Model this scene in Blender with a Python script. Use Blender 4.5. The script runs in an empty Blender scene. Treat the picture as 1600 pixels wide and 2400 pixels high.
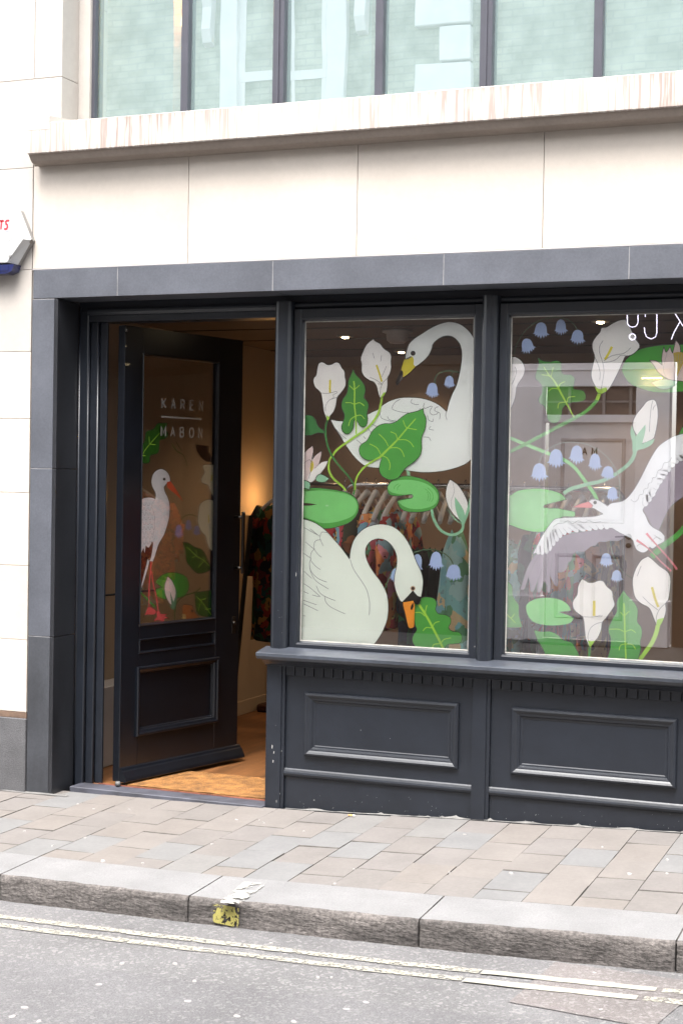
import bpy, bmesh, math, random
from mathutils import Vector, Matrix, geometry, noise
random.seed(7)
S = bpy.context.scene
COL = S.collection
R = math.radians

# ------------------------------------------------------------------ camera
F = 3623.914; YAW, PIT, ROL = .38128135, .02112863, .01694862
CAM = Vector((0, -6.397, 1.53))
cy_, sy_ = math.cos(YAW), math.sin(YAW)
FW = Vector((-sy_*math.cos(PIT), cy_*math.cos(PIT), -math.sin(PIT)))
R0 = Vector((cy_, sy_, 0)); U0 = R0.cross(FW)
RT = R0*math.cos(ROL) + U0*math.sin(ROL); UP = RT.cross(FW)
cd = bpy.data.cameras.new('camera'); cam = bpy.data.objects.new('camera', cd); COL.objects.link(cam)
m = Matrix((RT, UP, -FW)).transposed().to_4x4(); m.translation = CAM
cam.matrix_world = m
cd.sensor_fit = 'VERTICAL'; cd.sensor_height = 36; cd.sensor_width = 24
cd.lens = F*36/2400; cd.clip_end = 300; cd.clip_start = .05
S.camera = cam

# ------------------------------------------------------------------ light
SUN_EL, SUN_ROT = 63, 190
W = bpy.data.worlds.new("World"); S.world = W; W.use_nodes = True
wn = W.node_tree; wn.nodes.clear()
sky = wn.nodes.new('ShaderNodeTexSky'); sky.sky_type = 'NISHITA'; sky.sun_disc = False
sky.sun_elevation = R(SUN_EL); sky.sun_rotation = R(SUN_ROT); sky.air_density = 1.0; sky.dust_density = 4.0; sky.ozone_density = 1.0
hs = wn.nodes.new('ShaderNodeHueSaturation'); hs.inputs['Saturation'].default_value = .22; hs.inputs['Value'].default_value = 1.0
bg = wn.nodes.new('ShaderNodeBackground'); bg.inputs['Strength'].default_value = .125
ow = wn.nodes.new('ShaderNodeOutputWorld')
wn.links.new(sky.outputs[0], hs.inputs['Color']); wn.links.new(hs.outputs[0], bg.inputs[0]); wn.links.new(bg.outputs[0], ow.inputs[0])
sd = bpy.data.lights.new('sun', 'SUN'); sd.energy = 1.35; sd.angle = R(26); sd.color = (1, .965, .92)
so = bpy.data.objects.new('sun', sd); COL.objects.link(so)
# direction towards the sun: from the street side, a little to the right
az = R(-90 + 14)
sdir = Vector((math.cos(az)*math.cos(R(SUN_EL)), math.sin(az)*math.cos(R(SUN_EL)), math.sin(R(SUN_EL))))
so.rotation_euler = sdir.to_track_quat('Z', 'Y').to_euler()
S.view_settings.view_transform = 'Standard'; S.view_settings.look = 'None'; S.view_settings.gamma = 1
S.view_settings.use_curve_mapping = False
S.view_settings.exposure = 2.5
S.render.engine = 'CYCLES'
S.render.resolution_x, S.render.resolution_y = 682, 1024
try:
    S.cycles.transparent_max_bounces = 16; S.cycles.max_bounces = 8; S.cycles.use_denoising = True
except Exception: pass

# ------------------------------------------------------------------ helpers: rays onto real planes
def ray(x, y): return RT*((x-800)/F) - UP*((y-1200)/F) + FW
def onY(x, y, Y): d = ray(x, y); return CAM + d*((Y-CAM.y)/d.y)
def onZ(x, y, Z): d = ray(x, y); return CAM + d*((Z-CAM.z)/d.z)
def lerp(x, xs, ys):
    if x <= xs[0]: return ys[0] + (x-xs[0])*(ys[1]-ys[0])/(xs[1]-xs[0])*.5
    if x >= xs[-1]: return ys[-1] + (x-xs[-1])*(ys[-1]-ys[-2])/(xs[-1]-xs[-2])
    for i in range(len(xs)-1):
        if x <= xs[i+1]: return ys[i] + (ys[i+1]-ys[i])*(x-xs[i])/(xs[i+1]-xs[i])
def gz(x, y):      # pavement level: the street climbs to the right and falls to the kerb
    k = lerp(x, [-4.2, -3.4, -2.62, -1.72, -.87], [-.045, -.035, -.025, 0., .034])
    s = min(.046, max(.026, lerp(x, [-4.2, -2.88, -1.97], [.026, .031, .045])))
    return k + s*(y+1.306)/1.306
def rz(x, y):      # road level
    k = lerp(x, [-4.2, -3.4, -2.62, -1.72, -.87], [-.145, -.137, -.123, -.101, -.070])
    return k + .02*min(2.2, (-1.306-y))/2.2

# ------------------------------------------------------------------ materials
def lin(r, g, b):
    return tuple(((c/255+.055)/1.055)**2.4 if c > 10 else c/255/12.92 for c in (r, g, b)) + (1,)
def nd(nt, t, **k):
    n = nt.nodes.new(t)
    for a, v in k.items():
        if a in n.inputs: n.inputs[a].default_value = v
        else: setattr(n, a, v)
    return n
def mat(name, col, rough=.6, var=.12, scale=6., bump=0., bscale=80., metal=0., spec=.5, col2=None, stretch=(1, 1, 1), emit=None, detail=6., coat=0., var2=0., scale2=60., k=.87, rnd=0.):
    col = tuple(v*k for v in col[:3]); col2 = tuple(v*k for v in col2[:3]) if col2 else None
    m = bpy.data.materials.new(name); m.use_nodes = True; nt = m.node_tree
    b = nt.nodes['Principled BSDF']
    b.inputs['Roughness'].default_value = rough; b.inputs['Metallic'].default_value = metal
    b.inputs['Specular IOR Level'].default_value = spec; b.inputs['Coat Weight'].default_value = coat
    c = col if len(col) == 4 else tuple(col)+(1,)
    c2 = (col2 if col2 else tuple(max(0, v*(1-var*2)) for v in c[:3]))
    c2 = tuple(c2)[:3]+(1,); c1 = c if col2 else tuple(min(1, v*(1+var)) for v in c[:3])+(1,)
    tc = nd(nt, 'ShaderNodeTexCoord'); mp = nd(nt, 'ShaderNodeMapping'); mp.inputs['Scale'].default_value = stretch
    nt.links.new(tc.outputs['Object'], mp.inputs[0])
    n = nd(nt, 'ShaderNodeTexNoise', Scale=scale, Detail=detail, Roughness=.6)
    nt.links.new(mp.outputs[0], n.inputs['Vector'])
    rp = nd(nt, 'ShaderNodeValToRGB'); rp.color_ramp.elements[0].position = .33; rp.color_ramp.elements[1].position = .67
    rp.color_ramp.elements[0].color = c2; rp.color_ramp.elements[1].color = c1
    nt.links.new(n.outputs['Fac'], rp.inputs[0]); out = rp.outputs[0]
    if var2:
        n3 = nd(nt, 'ShaderNodeTexNoise', Scale=scale2, Detail=3., Roughness=.7); nt.links.new(tc.outputs['Object'], n3.inputs['Vector'])
        mr = nd(nt, 'ShaderNodeMapRange'); mr.inputs[1].default_value = .3; mr.inputs[2].default_value = .7; mr.inputs[3].default_value = 1-var2; mr.inputs[4].default_value = 1+var2*.5
        nt.links.new(n3.outputs['Fac'], mr.inputs[0])
        mx = nd(nt, 'ShaderNodeVectorMath', operation='MULTIPLY'); nt.links.new(out, mx.inputs[0]); nt.links.new(mr.outputs[0], mx.inputs[1]); out = mx.outputs[0]
    if rnd:
        oi = nd(nt, 'ShaderNodeObjectInfo'); rr = nd(nt, 'ShaderNodeMapRange'); rr.inputs[3].default_value = 1-rnd; rr.inputs[4].default_value = 1+rnd*.5; nt.links.new(oi.outputs['Random'], rr.inputs[0])
        mo_ = nd(nt, 'ShaderNodeVectorMath', operation='MULTIPLY'); nt.links.new(out, mo_.inputs[0]); nt.links.new(rr.outputs[0], mo_.inputs[1]); out = mo_.outputs[0]
    nt.links.new(out, b.inputs['Base Color'])
    if bump:
        n2 = nd(nt, 'ShaderNodeTexNoise', Scale=bscale, Detail=4., Roughness=.65); nt.links.new(mp.outputs[0], n2.inputs['Vector'])
        bp = nd(nt, 'ShaderNodeBump', Strength=1.0, Distance=bump); nt.links.new(n2.outputs['Fac'], bp.inputs['Height']); nt.links.new(bp.outputs[0], b.inputs['Normal'])
    if emit:
        b.inputs['Emission Color'].default_value = tuple(emit[:3])+(1,); b.inputs['Emission Strength'].default_value = emit[3]
    m['out'] = 0
    return m
def glass(name, refl, tint=(1, 1, 1), rtint=(1, 1, 1), wob=0.):
    m = bpy.data.materials.new(name); m.use_nodes = True; nt = m.node_tree; nt.nodes.clear()
    o = nd(nt, 'ShaderNodeOutputMaterial'); g = nd(nt, 'ShaderNodeBsdfGlossy', Roughness=0.0); g.inputs['Color'].default_value = tuple(rtint)+(1,)
    t = nd(nt, 'ShaderNodeBsdfTransparent'); t.inputs['Color'].default_value = tuple(tint)+(1,)
    lw = nd(nt, 'ShaderNodeLayerWeight', Blend=.25)
    mr = nd(nt, 'ShaderNodeMapRange'); mr.inputs[1].default_value = 0; mr.inputs[2].default_value = 1; mr.inputs[3].default_value = refl; mr.inputs[4].default_value = min(1, refl+.5)
    nt.links.new(lw.outputs['Fresnel'], mr.inputs[0])
    x = nd(nt, 'ShaderNodeMixShader'); nt.links.new(mr.outputs[0], x.inputs[0]); nt.links.new(t.outputs[0], x.inputs[1]); nt.links.new(g.outputs[0], x.inputs[2])
    if wob:
        tc = nd(nt, 'ShaderNodeTexCoord'); n = nd(nt, 'ShaderNodeTexNoise', Scale=1.6, Detail=1.5); nt.links.new(tc.outputs['Object'], n.inputs['Vector'])
        bp = nd(nt, 'ShaderNodeBump', Strength=1.0, Distance=wob); nt.links.new(n.outputs['Fac'], bp.inputs['Height']); nt.links.new(bp.outputs[0], g.inputs['Normal'])
    nt.links.new(x.outputs[0], o.inputs[0]); return m
def pattern(name, cols, scale, dark=(.02, .02, .02), seed=0.):
    """printed dress fabric: blots of several colours on a dark or bright ground"""
    m = bpy.data.materials.new(name); m.use_nodes = True; nt = m.node_tree; b = nt.nodes['Principled BSDF']; b.inputs['Roughness'].default_value = .85
    b.inputs['Specular IOR Level'].default_value = .2
    tc = nd(nt, 'ShaderNodeTexCoord'); mp = nd(nt, 'ShaderNodeMapping'); mp.inputs['Location'].default_value = (seed, seed*.7, seed*.3)
    nt.links.new(tc.outputs['Object'], mp.inputs[0])
    nz = nd(nt, 'ShaderNodeTexNoise', Scale=scale*.8, Detail=2.); nt.links.new(mp.outputs[0], nz.inputs['Vector'])
    ad = nd(nt, 'ShaderNodeVectorMath', operation='MULTIPLY_ADD'); ad.inputs[1].default_value = (.12, .12, .12); nt.links.new(nz.outputs['Color'], ad.inputs[0]); nt.links.new(mp.outputs[0], ad.inputs[2])
    v = nd(nt, 'ShaderNodeTexVoronoi', Scale=scale); nt.links.new(ad.outputs[0], v.inputs['Vector'])
    sp = nd(nt, 'ShaderNodeSeparateColor'); nt.links.new(v.outputs['Color'], sp.inputs[0])
    rp = nd(nt, 'ShaderNodeValToRGB'); rp.color_ramp.interpolation = 'CONSTANT'
    e = rp.color_ramp.elements
    for i, c in enumerate(cols):
        if i < 2: e[i].position = i/len(cols); e[i].color = lin(*c)
        else: q = e.new(i/len(cols)); q.color = lin(*c)
    nt.links.new(sp.outputs[0], rp.inputs[0])
    v2 = nd(nt, 'ShaderNodeTexNoise', Scale=scale*2.2, Detail=3.); nt.links.new(mp.outputs[0], v2.inputs['Vector'])
    r2 = nd(nt, 'ShaderNodeValToRGB'); r2.color_ramp.elements[0].position = .63; r2.color_ramp.elements[1].position = .66
    nt.links.new(v2.outputs['Fac'], r2.inputs[0])
    mx = nd(nt, 'ShaderNodeMix', data_type='RGBA'); mx.inputs[7].default_value = tuple(dark)+(1,)
    nt.links.new(r2.outputs[0], mx.inputs[0]); nt.links.new(rp.outputs[0], mx.inputs[6]); nt.links.new(mx.outputs[2], b.inputs['Base Color'])
    return m
def flat(name, rgb, var=.03, rough=.5):
    return mat(name, lin(*rgb), rough=rough, var=var, scale=9., spec=.3, k=1.)

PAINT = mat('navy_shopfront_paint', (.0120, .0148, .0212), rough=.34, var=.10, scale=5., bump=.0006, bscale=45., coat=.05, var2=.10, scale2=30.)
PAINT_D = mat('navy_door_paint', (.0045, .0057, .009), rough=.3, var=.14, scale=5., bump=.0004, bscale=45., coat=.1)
GRAN = mat('honed_dark_granite', (.088, .094, .113), rough=.5, var=.12, scale=3.2, bump=.0004, bscale=140., var2=.16, scale2=120.)
GRAN_D = mat('polished_granite_dark_reflection', (.022, .023, .027), rough=.35, var=.2, scale=4., var2=.2, scale2=100., stretch=(1, 1, .4))  # same granite as the front, the dark reflection put into its colour
GRAN_W = mat('weathered_granite', (.042, .045, .053), rough=.55, var=.22, scale=4.5, bump=.0005, bscale=120., var2=.2, scale2=90., stretch=(1, 1, .4))
MORT = mat('pale_mortar', (.26, .255, .26), rough=.9, var=.15, scale=20., bump=.001, bscale=120.)
LIME = mat('cream_limestone', (.53, .477, .422), rough=.8, var=.05, scale=1.6, bump=.0006, bscale=160., var2=.04, scale2=30., rnd=.05)
LIMEW = mat('white_limestone', (.455, .42, .385), rough=.8, var=.05, scale=1.5, bump=.0006, bscale=160., var2=.04, scale2=30., rnd=.05)
JOINT = mat('stone_joint', (.46, .405, .35), rough=.9, var=.1)
PLINTH = mat('flamed_grey_granite', (.105, .104, .110), rough=.8, var=.12, scale=5., bump=.002, bscale=160., var2=.45, scale2=170.)
RUST = mat('brown_flashing', (.15, .095, .065), rough=.8, var=.3, scale=9.)
FRAME_UP = mat('bronze_grey_window_frame', (.062, .063, .080), rough=.4, var=.08, scale=6., bump=.0002)
WHITEW = mat('white_render', (.45, .43, .43), rough=.7, var=.06, scale=3.)
BEAD = mat('pale_glazing_seal', (.34, .33, .30), rough=.6, var=.2, scale=12.)

# ledge: white stone with run-off streaks
def ledge_mat():
    m = mat('streaked_white_stone', (.50, .475, .44), rough=.8, var=.02, scale=1.5, bump=.0005, bscale=120.)
    nt = m.node_tree; b = nt.nodes['Principled BSDF']; base = b.inputs['Base Color'].links[0].from_socket
    tc = nd(nt, 'ShaderNodeTexCoord'); mp = nd(nt, 'ShaderNodeMapping'); mp.inputs['Scale'].default_value = (1, 1, .035); nt.links.new(tc.outputs['Object'], mp.inputs[0])
    n = nd(nt, 'ShaderNodeTexNoise', Scale=60., Detail=3., Roughness=.7); nt.links.new(mp.outputs[0], n.inputs['Vector'])
    n1 = nd(nt, 'ShaderNodeTexNoise', Scale=1.7, Detail=2.); nt.links.new(tc.outputs['Object'], n1.inputs['Vector'])
    sx = nd(nt, 'ShaderNodeSeparateXYZ'); nt.links.new(tc.outputs['Object'], sx.inputs[0])
    def rng(src, a, b_, c, d):
        r = nd(nt, 'ShaderNodeMapRange'); r.inputs[1].default_value = a; r.inputs[2].default_value = b_; r.inputs[3].default_value = c; r.inputs[4].default_value = d; nt.links.new(src, r.inputs[0]); return r.outputs[0]
    def mul(a, b_, op='MULTIPLY'):
        q = nd(nt, 'ShaderNodeMath', operation=op); nt.links.new(a, q.inputs[0]); nt.links.new(b_, q.inputs[1]); return q.outputs[0]
    top = rng(sx.outputs[2], 3.15, 3.193, 0, 1); bot = rng(sx.outputs[2], 3.085, 3.052, 0, .95)
    edge = mul(mul(top, bot, 'MAXIMUM'), rng(n.outputs['Fac'], .40, .56, 0, 1.))
    st = mul(mul(rng(n.outputs['Fac'], .49, .58, 0, 1.), rng(n1.outputs['Fac'], .36, .58, .45, 1)), rng(sx.outputs[2], 3.02, 3.19, .8, 1.))
    tot = mul(mul(edge, rng(n1.outputs['Fac'], .35, .6, .45, 1)), st, 'MAXIMUM')
    mx = nd(nt, 'ShaderNodeMix', data_type='RGBA'); mx.inputs[7].default_value = (.24, .18, .155, 1)
    nt.links.new(tot, mx.inputs[0]); nt.links.new(base, mx.inputs[6]); nt.links.new(mx.outputs[2], b.inputs['Base Color']); return m
LEDGE = ledge_mat()
SOFFIT = mat('dark_stone_soffit', (.29, .245, .21), rough=.9, var=.05, scale=4., var2=.08, scale2=50.)  # darker, browner stone tone for the underside of the ledge

# ------------------------------------------------------------------ mesh building
class MB:
    def __init__(s): s.bm = bmesh.new(); s.mi = 0; s.mats = []
    def use(s, m):
        if m not in s.mats: s.mats.append(m)
        s.mi = s.mats.index(m); return s
    def face(s, pts):
        f = s.bm.faces.new([s.bm.verts.new(p) for p in pts]); f.material_index = s.mi; return f
    def box(s, x0, x1, y0, y1, z0, z1, bev=0., seg=1):
        vs = [s.bm.verts.new((x, y, z)) for z in (z0, z1) for y in (y0, y1) for x in (x0, x1)]
        fs = [s.bm.faces.new([vs[i] for i in q]) for q in ((0, 2, 3, 1), (4, 5, 7, 6), (0, 1, 5, 4), (2, 6, 7, 3), (0, 4, 6, 2), (1, 3, 7, 5))]
        for f in fs: f.material_index = s.mi
        if bev:
            es = list({e for f in fs for e in f.edges})
            r = bmesh.ops.bevel(s.bm, geom=es, offset=bev, segments=seg, affect='EDGES', profile=.6)
            for f in r['faces']: f.material_index = s.mi
        return s
    def prism(s, poly, a0, a1, axis='x'):
        """extrude a 2-D polygon along an axis: x -> (y,z) profile; z -> (x,y); y -> (x,z)"""
        def P(p, a): return {'x': (a, p[0], p[1]), 'y': (p[0], a, p[1]), 'z': (p[0], p[1], a)}[axis]
        A = [s.bm.verts.new(P(p, a0)) for p in poly]; B = [s.bm.verts.new(P(p, a1)) for p in poly]; n = len(poly); fs = []
        for i in range(n): fs.append(s.bm.faces.new((A[i], A[(i+1) % n], B[(i+1) % n], B[i])))
        fs.append(s.bm.faces.new(A[::-1])); fs.append(s.bm.faces.new(B))
        for f in fs: f.material_index = s.mi
        return s
    def tube(s, pts, r, n=8, cap=True):
        pts = [Vector(p) for p in pts]; rings = []
        rr = r if isinstance(r, (list, tuple)) else [r]*len(pts)
        up = Vector((0, 0, 1))
        for i, p in enumerate(pts):
            t = (pts[min(i+1, len(pts)-1)] - pts[max(i-1, 0)]).normalized()
            a = t.cross(up)
            if a.length < .05: a = t.cross(Vector((0, 1, 0)))
            a.normalize(); b = t.cross(a)
            rings.append([s.bm.verts.new(p + (a*math.cos(2*math.pi*k/n) + b*math.sin(2*math.pi*k/n))*rr[i]) for k in range(n)])
        for i in range(len(rings)-1):
            for k in range(n):
                f = s.bm.faces.new((rings[i][k], rings[i][(k+1) % n], rings[i+1][(k+1) % n], rings[i+1][k])); f.smooth = True; f.material_index = s.mi
        if cap:
            for g in (rings[0][::-1], rings[-1]): f = s.bm.faces.new(g); f.material_index = s.mi
        return s
    def lathe(s, c, prof, n=24, axis='z'):
        rings = []
        for r, h in prof:
            rings.append([s.bm.verts.new(Vector(c) + (Vector((r*math.cos(2*math.pi*k/n), r*math.sin(2*math.pi*k/n), h)) if axis == 'z' else Vector((r*math.cos(2*math.pi*k/n), h, r*math.sin(2*math.pi*k/n))))) for k in range(n)])
        for i in range(len(rings)-1):
            for k in range(n):
                f = s.bm.faces.new((rings[i][k], rings[i][(k+1) % n], rings[i+1][(k+1) % n], rings[i+1][k])); f.smooth = True; f.material_index = s.mi
        f = s.bm.faces.new(rings[0][::-1]); f.material_index = s.mi; f = s.bm.faces.new(rings[-1]); f.material_index = s.mi
        return s
    def frame(s, x0, x1, z0, z1, prof):
        """mitred picture-frame moulding facing -y; prof = list of (inset, y)"""
        n = len(prof); rings = []
        for d, y in prof:
            rings.append([s.bm.verts.new(v) for v in ((x0+d, y, z0+d), (x1-d, y, z0+d), (x1-d, y, z1-d), (x0+d, y, z1-d))])
        for i in range(n-1):
            for k in range(4):
                f = s.bm.faces.new((rings[i][k], rings[i][(k+1) % 4], rings[i+1][(k+1) % 4], rings[i+1][k])); f.material_index = s.mi
        return s
    def mesh(s, name, shift=None, fix=True):
        if fix: bmesh.ops.recalc_face_normals(s.bm, faces=s.bm.faces)
        if shift is not None: bmesh.ops.translate(s.bm, verts=s.bm.verts, vec=shift)
        me = bpy.data.meshes.new(name); s.bm.to_mesh(me); s.bm.free()
        for q in s.mats: me.materials.append(q)
        return me

def wloc(o):
    v = Vector((0, 0, 0))
    while o: v += o.location; o = o.parent
    return v
def link(name, me, parent=None, loc=None):
    o = bpy.data.objects.new(name, me); COL.objects.link(o)
    if parent: o.parent = parent
    if loc is not None: o.location = loc
    return o
def part(name, mb, m, parent, local=False, label=None, fix=True):
    """one mesh object; built in world coordinates unless local"""
    if m is not None and not mb.mats: mb.mats = [m]
    me = mb.mesh(name, fix=fix); o = link(name, me, parent)
    if parent is not None and not local: o.location = -wloc(parent)
    if label: o['label'] = label
    return o
def tag(o, label=None, cat=None, group=None, kind=None):
    if label: o['label'] = label
    if cat: o['category'] = cat
    if group: o['group'] = group
    if kind: o['kind'] = kind
    return o
def thing(name, label, cat, loc=(0, 0, 0), rot=0., group=None):
    o = bpy.data.objects.new(name, None); COL.objects.link(o); o.location = loc; o.rotation_euler = (0, 0, rot); o.empty_display_size = .1
    return tag(o, label, cat, group)
def solo(name, mb, m, label, cat, group=None, origin=(0, 0, 0), fix=True):
    """a thing that is one mesh"""
    if m is not None and not mb.mats: mb.mats = [m]
    me = mb.mesh(name, shift=-Vector(origin), fix=fix); o = link(name, me, None, origin); return tag(o, label, cat, group)
def struct(name, mb, m, parent=None):
    if m is not None and not mb.mats: mb.mats = [m]
    me = mb.mesh(name); o = link(name, me, parent); o['kind'] = 'structure'; return o
# ================================================================== SETTING: road, pavement, kerb
def grid(mb, x0, x1, y0, y1, nx, ny, zf):
    V = [[mb.bm.verts.new((x0+(x1-x0)*i/nx, y0+(y1-y0)*j/ny, zf(x0+(x1-x0)*i/nx, y0+(y1-y0)*j/ny))) for i in range(nx+1)] for j in range(ny+1)]
    for j in range(ny):
        for i in range(nx):
            f = mb.bm.faces.new((V[j][i], V[j][i+1], V[j+1][i+1], V[j+1][i])); f.material_index = mb.mi
    return mb
KF, KB, KO = -1.306, -1.017, -5.7      # kerb front, kerb back, opposite kerb
def asphalt(name, c, agg):
    m = mat(name, c, rough=.9, var=.11, scale=2.2, bump=.008, bscale=120., var2=.42, scale2=190.)
    nt = m.node_tree; b = nt.nodes['Principled BSDF']; base = b.inputs['Base Color'].links[0].from_socket
    tc = nd(nt, 'ShaderNodeTexCoord'); v = nd(nt, 'ShaderNodeTexVoronoi', Scale=95.); nt.links.new(tc.outputs['Object'], v.inputs['Vector'])
    sp = nd(nt, 'ShaderNodeSeparateColor'); nt.links.new(v.outputs['Color'], sp.inputs[0])
    mr = nd(nt, 'ShaderNodeMapRange'); mr.inputs[1].default_value = .72; mr.inputs[2].default_value = 1; mr.inputs[3].default_value = 0; mr.inputs[4].default_value = agg; nt.links.new(sp.outputs[1], mr.inputs[0])
    mx = nd(nt, 'ShaderNodeMix', data_type='RGBA'); mx.inputs[7].default_value = (.29, .28, .275, 1)
    nt.links.new(mr.outputs[0], mx.inputs[0]); nt.links.new(base, mx.inputs[6]); nt.links.new(mx.outputs[2], b.inputs['Base Color']); return m
ASPH = asphalt('worn_grey_asphalt', (.152, .148, .151), .4)
ASPH2 = asphalt('smoother_grey_asphalt', (.142, .138, .143), .25)
ASPH3 = asphalt('pinkish_patch_asphalt', (.170, .152, .148), .4)
mb = MB(); grid(mb, -22, 14, KO, KF+.02, 144, 18, rz)
road = struct('road', mb, ASPH)
# smoother resurfaced lane, its edge showing as a faint line
mb = MB(); grid(mb, -22, 14, KO+.1, -1.93, 72, 10, lambda x, y: rz(x, y)+.0012)
o = part('resurfaced_lane', mb, ASPH2, road)
def roadpoly(px, dz=.006):
    P = []
    for x, y in px:
        z = -.1
        for _ in range(6): p = onZ(x, y, z); z = rz(p.x, p.y)
        P.append((p.x, p.y, z+dz))
    return P
mb = MB(); 
pp = [Vector(q) for q in roadpoly([(1300, 2256), (1650, 2306), (1528, 2412), (1192, 2350)])]
VV = []
for j in range(9):
    row = []
    for i in range(17):
        u, v = i/16, j/8; q = pp[0]*(1-u)*(1-v)+pp[1]*u*(1-v)+pp[2]*u*v+pp[3]*(1-u)*v
        e = .006*noise.noise(Vector((u*9, v*9, 2))); row.append(mb.bm.verts.new((q.x+e, q.y+e, rz(q.x+e, q.y+e)+.003)))
    VV.append(row)
for j in range(8):
    for i in range(16): mb.bm.faces.new((VV[j][i], VV[j][i+1], VV[j+1][i+1], VV[j+1][i]))
part('reinstated_patch', mb, ASPH3, road, label='pinkish rectangular asphalt patch near the kerb')
def line_mat(name, thr):
    m = mat(name, (.31, .298, .25), rough=.7, var=.05, scale=5., bump=.001, bscale=120., var2=.12, scale2=90.)
    nt = m.node_tree; b = nt.nodes['Principled BSDF']; tc = nd(nt, 'ShaderNodeTexCoord')
    n = nd(nt, 'ShaderNodeTexNoise', Scale=70., Detail=5., Roughness=.7); nt.links.new(tc.outputs['Object'], n.inputs['Vector'])
    r = nd(nt, 'ShaderNodeMapRange'); r.inputs[1].default_value = thr; r.inputs[2].default_value = thr+.07; nt.links.new(n.outputs['Fac'], r.inputs[0])
    nt.links.new(r.outputs[0], b.inputs['Alpha']); return m
YW = line_mat('worn_yellow_road_paint', .425); YF = line_mat('fresh_yellow_road_paint', .22)
def yline(y, w, x0, x1, m, label, dz, ya=0.):
    mb = MB(); n = int((x1-x0)/.05)
    random.seed(int(abs(y)*1000))
    V = []
    for i in range(n+1):
        x = x0+(x1-x0)*i/n; j1, j2 = random.uniform(-.004, .004), random.uniform(-.004, .004); yy = y+ya*i/n
        V.append((mb.bm.verts.new((x, yy-w/2+j1, rz(x, yy-w/2)+dz)), mb.bm.verts.new((x, yy+w/2+j2, rz(x, yy+w/2)+dz))))
    for i in range(n): mb.bm.faces.new((V[i][0], V[i+1][0], V[i+1][1], V[i][1]))
    part('yellow_line', mb, m, road, label=label)
yline(-1.512, .046, -12, -1.44, YW, 'worn yellow line nearer the kerb', .004)
yline(-1.612, .046, -12, -1.47, YW, 'worn yellow line farther from the kerb', .004)
yline(-1.517, .046, -1.43, -.86, YF, 'fresh yellow line on the patch nearer the kerb', .0055)
yline(-1.62, .048, -1.46, -.90, YF, 'fresh yellow line on the patch farther from the kerb', .0055)
yline(-1.517, .046, -.84, 8, YW, None, .005); yline(-1.62, .046, -.88, 8, YW, None, .005)

# kerb: long granite stones with rough hewn faces
KERB_T = mat('pale_granite_kerb_top', (.188, .186, .188), rough=.8, var=.08, scale=4., bump=.0012, bscale=150., var2=.22, scale2=160.)
KERB_F = mat('rough_granite_kerb_face', (.135, .121, .114), rough=.95, var=.3, scale=7., bump=.009, bscale=55., var2=.6, scale2=75., stretch=(.5, 1, 1.3))
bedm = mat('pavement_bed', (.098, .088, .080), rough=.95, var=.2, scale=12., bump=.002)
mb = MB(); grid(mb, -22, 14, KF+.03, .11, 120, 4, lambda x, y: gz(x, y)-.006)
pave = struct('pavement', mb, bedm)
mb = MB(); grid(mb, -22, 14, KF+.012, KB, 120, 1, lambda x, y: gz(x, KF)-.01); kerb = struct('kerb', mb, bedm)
kx = [-12.3, -11.4, -10.5, -9.6, -8.7, -7.8, -6.9, -6.05, -5.2, -4.33, -3.452, -2.625, -1.724, -.836, .05, .95, 1.85, 2.75, 3.65, 4.6]
for a, b in zip(kx[:-1], kx[1:]):
    mb = MB(); a += .003; b -= .003; near = -4.4 < a < 0
    nx = 64 if near else 8; prof = [(KF+.004, -.135), (KF, -.10), (KF, -.08), (KF, -.06), (KF, -.04), (KF, -.022), (KF+.002, -.008), (KF+.010, 0), (KF+.06, .0005), (KB-.004, .002)]
    rows = []
    for j, (y, dz) in enumerate(prof):
        row = []
        for i in range(nx+1):
            x = a+(b-a)*i/nx; k = 1. if 0 < j < 8 else 0.
            n = noise.noise(Vector((x*14, dz*30, a)))*.006 + noise.noise(Vector((x*45, dz*80, a)))*.004
            if j >= 6: n *= .4
            row.append(mb.bm.verts.new((x, y - k*n, gz(x, KF if j < 8 else (KB if j == 9 else KF)) + dz + (k*noise.noise(Vector((x*20, 5, a)))*.003 if j == 7 else 0))))
        rows.append(row)
    mb.use(KERB_T); mb.use(KERB_F)
    for j in range(len(rows)-1):
        for i in range(nx):
            f = mb.bm.faces.new((rows[j][i], rows[j][i+1], rows[j+1][i+1], rows[j+1][i])); f.smooth = j < 7; f.material_index = 0 if j >= 7 else 1
    for i in (0, nx):
        f = mb.bm.faces.new([r[i] for r in rows]); f.material_index = 1
    part('kerb_stone', mb, None, kerb)
# worn marks across the kerb: white on the top, yellow on the face
mb = MB(); P = []
mark_w = mat('worn_white_paint', (.36, .35, .32), rough=.8, var=.05)
def worn(m, sc, thr):
    nt = m.node_tree; b = nt.nodes['Principled BSDF']; tc = nd(nt, 'ShaderNodeTexCoord')
    n = nd(nt, 'ShaderNodeTexNoise', Scale=sc, Detail=5., Roughness=.65); nt.links.new(tc.outputs['Object'], n.inputs['Vector'])
    r = nd(nt, 'ShaderNodeMapRange'); r.inputs[1].default_value = thr; r.inputs[2].default_value = thr+.04; nt.links.new(n.outputs['Fac'], r.inputs[0]); nt.links.new(r.outputs[0], b.inputs['Alpha']); return m
worn(mark_w, 26., .47)
mb.face([(q.x, q.y, gz(q.x, q.y)+.0045) for q in [onZ(x, y, .0) for x, y in ((512, 2104), (560, 2109), (626, 2065), (572, 2060))]])
part('worn_white_mark', mb, mark_w, kerb)
mark_y = worn(mat('worn_yellow_kerb_paint', (.36, .32, .09), rough=.7, var=.1), 55., .46)
mb = MB(); p0, p1 = onY(500, 2130, KF-.008), onY(560, 2130, KF-.008)
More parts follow.
